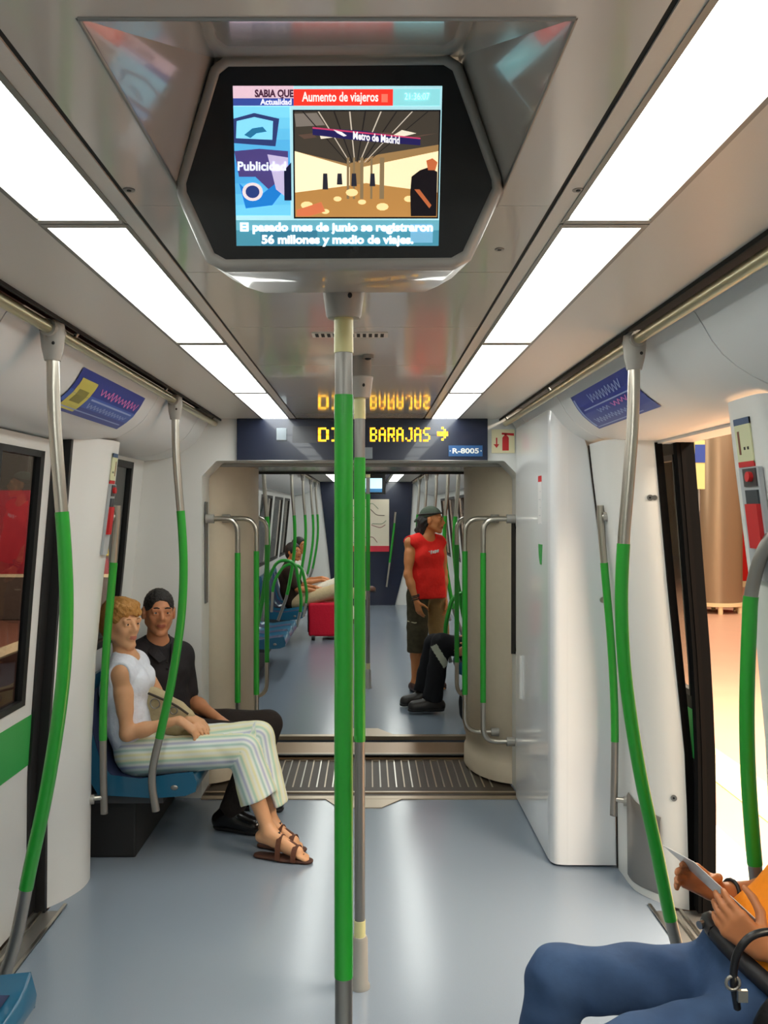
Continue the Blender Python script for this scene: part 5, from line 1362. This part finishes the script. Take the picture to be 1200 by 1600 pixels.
S = SDF(.007); S.ell(Rd.H(-.018, 0, .036), V(.106, .088, .094), A); S.cut(-Rd.u + Rd.f * .35, Rd.H(-.02, 0, .028)); 
S.cone(Rd.H(-.105, 0, .03), Rd.H(-.16, -.01, -.02), .022, .012, .02)
bd = solid(S, 'bandana', cloth('grey_green_cotton', (74, 84, 72), .85, scale=90, noise=.3), red)
k = MB(); k.tube([Rd.H(-.02 + .108 * math.cos(i * .4488), .09 * math.sin(i * .4488), .055 + .012 * math.cos(i * .4488)) for i in range(15)], .007, MATS['hair_black'], 8); k.build('band', red)
S = SDF(.008); Rd.torso(S, .014)
for sd, q in (('R', -1), ('L', 1)): S.ell(Rd.J['sh' + sd] + Rd.side * q * .050 - V(0, 0, .05), (.066, .066, .125), None, .01, sub=True)
S.ell(Rd.J['neck'] + Rd.fr * .04 + V(0, 0, .02), (.07, .07, .06), None, .01, sub=True); 
for q in (-1, 1): S.cone(Rd.J['pelvis'] - V(0, 0, .10) + Rd.side * q * .062, Rd.J['waist'] + Rd.side * q * .055, .136, .112, .04)
S.cut((0, 0, -1), (0, 0, .862)); S.post = wrinkle(.006, 30, 4)
tt = solid(S, 'sleeveless_shirt', cloth('red_cotton', (232, 42, 34), .8), red)
k = MB(); c = Rd.J['chest'] + V(0, 0, .05) + Rd.fr * .128
ux = nrm(Rd.side + V(0, 0, .12))
rnd = random.Random(8)
for i in range(6): 
    u0 = -.055 + i * .02; hh = rnd.uniform(.011, .016); off_ = -Rd.fr * (.02 * (abs(u0) / .06) ** 2)
    k.prism([c + off_ + ux * u0 + V(0, 0, -hh), c + off_ + ux * (u0 + .014) + V(0, 0, -hh), c + off_ + ux * (u0 + .018) + V(0, 0, hh), c + off_ + ux * (u0 + .004) + V(0, 0, hh)], Rd.fr * .004, M_WHITE)
k.build('chest_print', tt, label='small white print').parent = tt
S = SDF(.008); J = Rd.J
for q in (-1, 1): S.cone(J['pelvis'] + Rd.side * q * .06, J['pelvis'] + V(0, 0, .03) + Rd.side * q * .055, .118, .112, .05)
for sd in 'RL': S.cone(J['hip' + sd], J['kn' + sd], .108, .088, .03); S.cone(J['kn' + sd] + V(0, 0, .1), J['kn' + sd] - V(0, 0, .14), .088, .092, .03)
S.cut((0, 0, -1), (0, 0, .375)); S.post = wrinkle(.008, 30, 5)
def pick_short(c):
    q = (c - Rd.J['pelvis']) @ Rd.side; return np.where(q < -.055, 1, 0)
sh_ = solid(S, 'shorts', [cloth('khaki_cotton', (160, 128, 82), .9), cloth('camo_cotton', (66, 60, 44), .9, noise=.5, scale=25)], red, pick=pick_short)
k = MB(); hr = Rd.J['hipR'] * .35 + Rd.J['knR'] * .65 + V(-.06, -.055, 0)
k.tube([hr + V(-.03, .02, .04), hr + V(.03, -.04, .03), hr + V(.09, -.02, .035)], .006, mat('cord_pale', (170, 160, 130), .7), 6); k.build('cord', sh_).parent = sh_
k = MB(); w0 = Rd.J['wrR']
for o in (0, .02, .035): k.tube([w0 + V(-.005, .01, .02 + o) + V(.033 * math.cos(i * .4488), .033 * math.sin(i * .4488), .008 * math.cos(i * .4488)) for i in range(15)], .005, M_DARK, 6)
k.build('bracelets', red)
for sd in 'RL': shoe(red, J['an' + sd] - V(0, 0, .03), J['toe' + sd] , mat('brown_sandal', (70, 40, 30), .5), M_DARK, 'sandal', .85)

# ---- passenger in black trousers by the gangway
Bk = Person({'pelvis': (1.00, 7.50, .51), 'waist': (1.05, 7.50, .65), 'chest': (1.06, 7.50, .85), 'neck': (1.06, 7.50, 1.01), 'head': (1.04, 7.50, 1.16),
             'shR': (1.06, 7.65, .95), 'shL': (1.06, 7.33, .95), 'elR': (.98, 7.65, .68), 'elL': (.98, 7.30, .68), 'wrR': (.80, 7.56, .60), 'wrL': (.845, 7.285, .560),
             'hipR': (.96, 7.59, .505), 'hipL': (.96, 7.41, .505), 'knR': (.56, 7.62, .54), 'knL': (.60, 7.40, .575), 'anR': (.46, 7.66, .10), 'anL': (.53, 7.38, .11), 'toeR': (.28, 7.62, .04), 'toeL': (.335, 7.37, .05)},
            (-1, -.1, 0), hs=1.0)
bk = thing('person', 'seated passenger in black trousers with pale patches, mostly hidden by the gangway', 'person', (1.0, 7.5, 0))
S = SDF(.008); Bk.torso(S); Bk.head(S, True)
for sd in 'RL': Bk.arm(S, sd); Bk.leg(S, sd, foot=False)
Bk.hand(S, 'L', (-.85, .0, -.35), (.0, 1, -.1)); Bk.hand(S, 'R', (-.9, -.2, -.3), (0, 0, -1))
solid(S, 'body', [sk2, lp2], bk, pick=lambda c: Bk.lips(c).astype(int)); Bk.eyes(bk, MATS['hair_black'])
S = SDF(.009); A = np.stack([Bk.f, Bk.l, Bk.u]); S.ell(Bk.H(-.016, 0, .036), V(.104, .085, .092), A); S.ell(Bk.H(.085, 0, -.005), V(.07, .07, .08), A, .01, sub=True); solid(S, 'hair', MATS['hair_black'], bk)
S = SDF(.009); Bk.torso(S, .014); Bk.arm(S, 'R', .014, t1=.8); Bk.arm(S, 'L', .014, t1=.8); S.ell(Bk.J['neck'] + V(-.03, 0, .05), (.06, .06, .06), None, .01, sub=True); solid(S, 'shirt', shirt_m, bk)
S = SDF(.008); J = Bk.J
for q in (-1, 1): S.cone(J['pelvis'] + Bk.side * q * .06, J['pelvis'] * .5 + J['waist'] * .5 + Bk.side * q * .05, .115, .104, .05)
for sd in 'RL': S.cone(J['hip' + sd], J['kn' + sd], .102, .080, .03); S.cone(J['kn' + sd], J['an' + sd], .080, .080, .03)
for sd in 'RL': S.cut(nrm((J['anL'] - J['knL']) + (J['anR'] - J['knR'])), J['anL'] + V(0, 0, .0))
S.post = wrinkle(.006, 30, 6)
def pick_patch(c):
    d1 = np.abs((c - (J['knL'] + V(-.02, -.07, -.10))) @ nrm(V(.5, 0, -.8))) < .10; d2 = np.abs((c - (J['knL'] + V(-.03, -.07, -.06))) @ nrm(V(.8, 0, .5))) < .028
    return (d1 & d2 & (c[:, 1] < J['knL'][1] - .02)).astype(int)
solid(S, 'trousers', [cloth('black_trousers', (24, 24, 28), .8), cloth('pale_patch', (186, 190, 172), .85)], bk, pick=pick_patch)
for sd in 'RL': shoe(bk, J['an' + sd] - V(0, 0, .02), J['toe' + sd], mat('dark_shoe', (38, 32, 28), .4), M_DARK, 'shoe', 1.15)
bb = thing('black_bag', 'rounded black bag standing on the floor by the gangway beside black trousers', 'bag', (.84, 7.02, 0))
S = SDF(.008); S.ell((.84, 7.02, .17), (.13, .10, .17), None, .03); S.ell((.84, 7.02, .08), (.12, .10, .08), None, .03); S.cut((0, 0, -1), (0, 0, .002)); solid(S, 'bag_body', cloth('black_nylon', (20, 20, 24), .6), bb)
k = MB(); k.tube(spline([V(.78, 7.02, .31), V(.80, 7.02, .40), V(.88, 7.02, .40), V(.90, 7.02, .31)], 14), .010, M_DARK, 8); k.build('handle', bb)

# ---- two far passengers
def far_person(y, x0, z0, label, shirt_rgb, pant_rgb, kneeR, ankR, toeR, face, skin_m, nm, hands):
    P_ = Person({'pelvis': (x0 - .05, y, .49), 'waist': (x0 - .10, y, .63), 'chest': (x0 - .12, y, .82), 'neck': (x0 - .10, y, .97), 'head': (x0 - .05, y, z0),
                 'shR': (x0 - .12, y - .17, .90), 'shL': (x0 - .12, y + .17, .90), 'elR': (x0 + .02, y - .21, .66), 'elL': (x0 + .02, y + .21, .66), 'wrR': hands[0], 'wrL': hands[1],
                 'hipR': (x0, y - .09, .48), 'hipL': (x0, y + .09, .48), 'knR': kneeR, 'knL': (x0 + .48, y + .12, .52), 'anR': ankR, 'anL': (x0 + .42, y + .14, .10), 'toeR': toeR, 'toeL': (x0 + .60, y + .14, .04)}, face, hs=1.0)
    t = thing('person', label, 'person', (x0, y, 0))
    S = SDF(.009); P_.torso(S); P_.head(S, True)
    for sd in 'RL': P_.arm(S, sd); P_.leg(S, sd, foot=False)
    P_.hand(S, 'R', (.7, .3, -.1), (0, .2, -1)); P_.hand(S, 'L', (.7, -.3, -.1), (0, .2, -1))
    solid(S, 'body', [skin_m, lp3], t, pick=lambda c: P_.lips(c).astype(int)); P_.eyes(t, MATS['hair_black'])
    A = np.stack([P_.f, P_.l, P_.u]); S = SDF(.009); S.ell(P_.H(-.02, 0, .036), V(.108, .090, .096), A); S.ell(P_.H(-.06, 0, -.02), V(.06, .08, .09), A, .02); S.ell(P_.H(.085, 0, -.02), V(.075, .07, .09), A, .01, sub=True); solid(S, 'hair', MATS['hair_black'], t)
    S = SDF(.009); P_.torso(S, .016); P_.arm(S, 'R', .016, t1=.8); P_.arm(S, 'L', .016, t1=.8); S.ell(P_.J['neck'] + P_.fr * .04 + V(0, 0, .04), (.065, .065, .06), None, .01, sub=True); solid(S, 'shirt', cloth(nm + '_shirt', shirt_rgb), t)
    S = SDF(.010); J = P_.J
    for q in (-1, 1): S.cone(J['pelvis'] + P_.side * q * .06, J['pelvis'] * .5 + J['waist'] * .5 + P_.side * q * .05, .116, .104, .05)
    for sd in 'RL': S.cone(J['hip' + sd], J['kn' + sd], .104, .082, .03); S.cone(J['kn' + sd], J['an' + sd], .082, .066, .03)
    solid(S, 'trousers', cloth(nm + '_trousers', pant_rgb), t)
    for sd in 'RL': shoe(t, J['an' + sd], J['toe' + sd], mat('brown_shoe', (84, 50, 34), .5), M_DARK)
far_person(11.81, -.93, 1.135, 'far seated passenger in dark brown top, leg stretched onto the red suitcase', (48, 34, 26), (190, 172, 136), (-.44, 11.70, .63), (-.04, 11.72, .58), (.10, 11.70, .64), (.8, -.6, 0), sk3, 'brown', ((-.72, 11.68, .64), (-.70, 11.92, .66)))
far_person(12.73, -.92, 1.18, 'farthest seated passenger in white top and pale trousers', (220, 216, 206), (226, 220, 204), (-.42, 12.62, .66), (-.22, 12.60, .20), (-.08, 12.58, .12), (.8, -.6, 0), sk3, 'white', ((-.66, 12.62, .70), (-.66, 12.84, .72)))
sc_ = thing('suitcase', 'red wheeled suitcase on the floor in front of the far passengers', 'suitcase', (-.56, 11.70, 0))
mb = MB(); mb.box((-.77, 11.58, .05), (-.36, 11.84, .48), cloth('red_suitcase', (196, 20, 48), .6)); mb.build('body', sc_, bevel=.03, bseg=3)
for x in (-.73, -.40): mb = MB(); mb.tube([V(x, 11.60, .035), V(x + .04, 11.60, .035)], .035, M_DARK, 14); mb.build('wheel', sc_)
mb = MB(); mb.box((-.785, 11.64, .10), (-.765, 11.78, .44), M_DARK); mb.build('side_trim', sc_)

# ---- person in jeans close to the viewer
Gr = Person({'pelvis': (.90, 2.13, .49), 'waist': (.965, 2.13, .605), 'chest': (1.15, 2.13, .80), 'neck': (1.20, 2.13, .97), 'head': (1.11, 2.13, 1.13),
             'shR': (1.17, 2.29, .915), 'shL': (1.17, 1.97, .915), 'elR': (1.10, 2.335, .665), 'elL': (1.10, 1.88, .645), 'wrR': (.875, 2.255, .705), 'wrL': (.885, 2.00, .680),
             'hipR': (.92, 2.22, .485), 'hipL': (.91, 2.04, .485), 'knR': (.475, 2.255, .490), 'knL': (.44, 1.90, .475), 'anR': (.385, 2.20, .09), 'anL': (.36, 1.86, .09), 'toeR': (.20, 2.17, .03), 'toeL': (.17, 1.84, .03)},
            (-.9, .1, -.45), hs=1.0, build=.95)
gr = thing('person', 'person in blue jeans and orange top holding a pale card', 'person', (.96, 2.13, 0))
sk4 = skin('skin_warm', (186, 118, 74)); lp4 = skin('lips_warm', (150, 80, 64))
S = SDF(.0045); Gr.torso(S); Gr.head(S, False)
for sd in 'RL': Gr.arm(S, sd, w=.92); Gr.leg(S, sd, foot=False)
Gr.hand(S, 'R', (-.78, -.12, .50), (-.15, -.95, -.25), (.30, .42, .55, .62), thumb=.75, r=1.0); Gr.hand(S, 'L', (-.74, .18, .62), (.25, .93, .10), (.55, .62, .70, .75), thumb=.75, r=1.0)
solid(S, 'body', [sk4, lp4], gr, pick=lambda c: Gr.lips(c).astype(int), relax=1); Gr.eyes(gr, MATS['hair_black'])
A = np.stack([Gr.f, Gr.l, Gr.u]); S = SDF(.008); S.ell(Gr.H(-.02, 0, .036), V(.110, .092, .098), A); S.cone(Gr.H(-.07, 0, -.02), Gr.H(-.11, 0, -.2), .075, .05, .03); S.ell(Gr.H(.085, 0, -.02), V(.075, .07, .10), A, .01, sub=True); solid(S, 'hair', MATS['hair_black'], gr)
S = SDF(.006); Gr.torso(S, .013); Gr.arm(S, 'R', .013, t1=.75, w=.95); Gr.arm(S, 'L', .013, t1=.75, w=.95); S.ell(Gr.J['neck'] + Gr.fr * .04 + V(0, 0, .04), (.075, .075, .06), None, .01, sub=True); S.cut(nrm(V(-.75, 0, -1)), Gr.J['waist'] - V(.69, 0, .72) * .045); S.post = wrinkle(.005, 40, 7)
solid(S, 'top', cloth('orange_cotton', (240, 140, 24), .75), gr)
S = SDF(.006); J = Gr.J
for q in (-1, 1): S.cone(J['pelvis'] + Gr.side * q * .06, J['waist'] + Gr.fr * .005 + Gr.side * q * .052, .126, .125, .05)
S.cut((.75, 0, 1), J['waist'] - V(.69, 0, .72) * .030)
for sd in 'RL': S.cone(J['hip' + sd], J['kn' + sd], .098, .073, .03); S.cone(J['kn' + sd], J['an' + sd], .072, .064, .025)
S.post = wrinkle(.007, 34, 8)
jean = mat('denim', (58, 80, 114), .85, noise=.45, bump=.4, scale=11, spec=.2)
jeans = solid(S, 'jeans', jean, gr)
b = MB(); bc = J['waist'] - V(.69, 0, .72) * .040; bx = nrm(V(1, 0, -.75))
ringp = [bc + V(0, 0, .0) + bx * (-.134 * math.cos(i * .2618)) + V(0, 1, 0) * (.176 * math.sin(i * .2618)) for i in range(25)]
b.tube(ringp, .022, mat('dark_belt', (30, 28, 32), .5), 8); b.build('belt', jeans).parent = jeans
b = MB(); bq = bc + bx * -.152 + V(0, .05, -.01); b.tube([bq, bq + V(-.012, -.006, .0)], .010, M_STEEL, 12); b.build('button', jeans).parent = jeans
for sd in 'RL': shoe(gr, J['an' + sd], J['toe' + sd], mat('dark_shoe', (38, 32, 28), .4), M_DARK)
b = MB(); w0 = Gr.J['wrR'] * .80 + Gr.J['elR'] * .20; axv = nrm(Gr.J['wrR'] - Gr.J['elR']); e1 = nrm(np.cross(axv, V(0, 0, 1))); e2 = np.cross(axv, e1)
b.tube([w0 + .0295 * (e1 * math.cos(i * .4488) + e2 * math.sin(i * .4488)) for i in range(15)], .005, M_DARK, 8); b.build('bracelet', gr)
cd = MB(); a0, a1 = P(1036, 1320, 2.27), P(1181, 1453, 2.13); dv = V(.02, -.16, .02)
q = [a0, a1, a1 + dv * .9, a0 + dv]; n_ = nrm(np.cross(a1 - a0, dv)); cd.prism(q, n_ * .0015, mat('card_pale', (226, 222, 214), .35)); cd.build('paper_card', label='thin pale card in the hands of the person in jeans', cat='card')
sb = thing('shoulder_bag', 'black shoulder bag with looped strap on the lap of the person in jeans', 'bag', (.95, 1.95, .5))
S = SDF(.007); S.ell((.90, 1.845, .60), (.10, .04, .085), None, .03); S.ell((.91, 1.845, .565), (.12, .045, .07), None, .03); S.post = wrinkle(.004, 40); solid(S, 'bag_body', cloth('black_leather_bag', (22, 20, 22), .4), sb)
k = MB(); k.tube(spline([P(1152, 1575, 1.87), P(1146, 1530, 1.85), P(1152, 1490, 1.84), P(1176, 1462, 1.84), P(1215, 1458, 1.85), P(1250, 1490, 1.87)], 30), .008, mat('strap_black', (18, 16, 18), .35), 10); k.build('strap', sb)
k = MB(); c = P(1145, 1536, 1.845); k.tube([c + .014 * V(math.cos(i * .4488), 0, math.sin(i * .4488)) for i in range(15)], .0035, M_STEELD, 8); c = P(1160, 1556, 1.83); k.box(c - V(.010, .004, .012), c + V(.010, .004, .012), M_STEEL); k.build('buckle', sb)
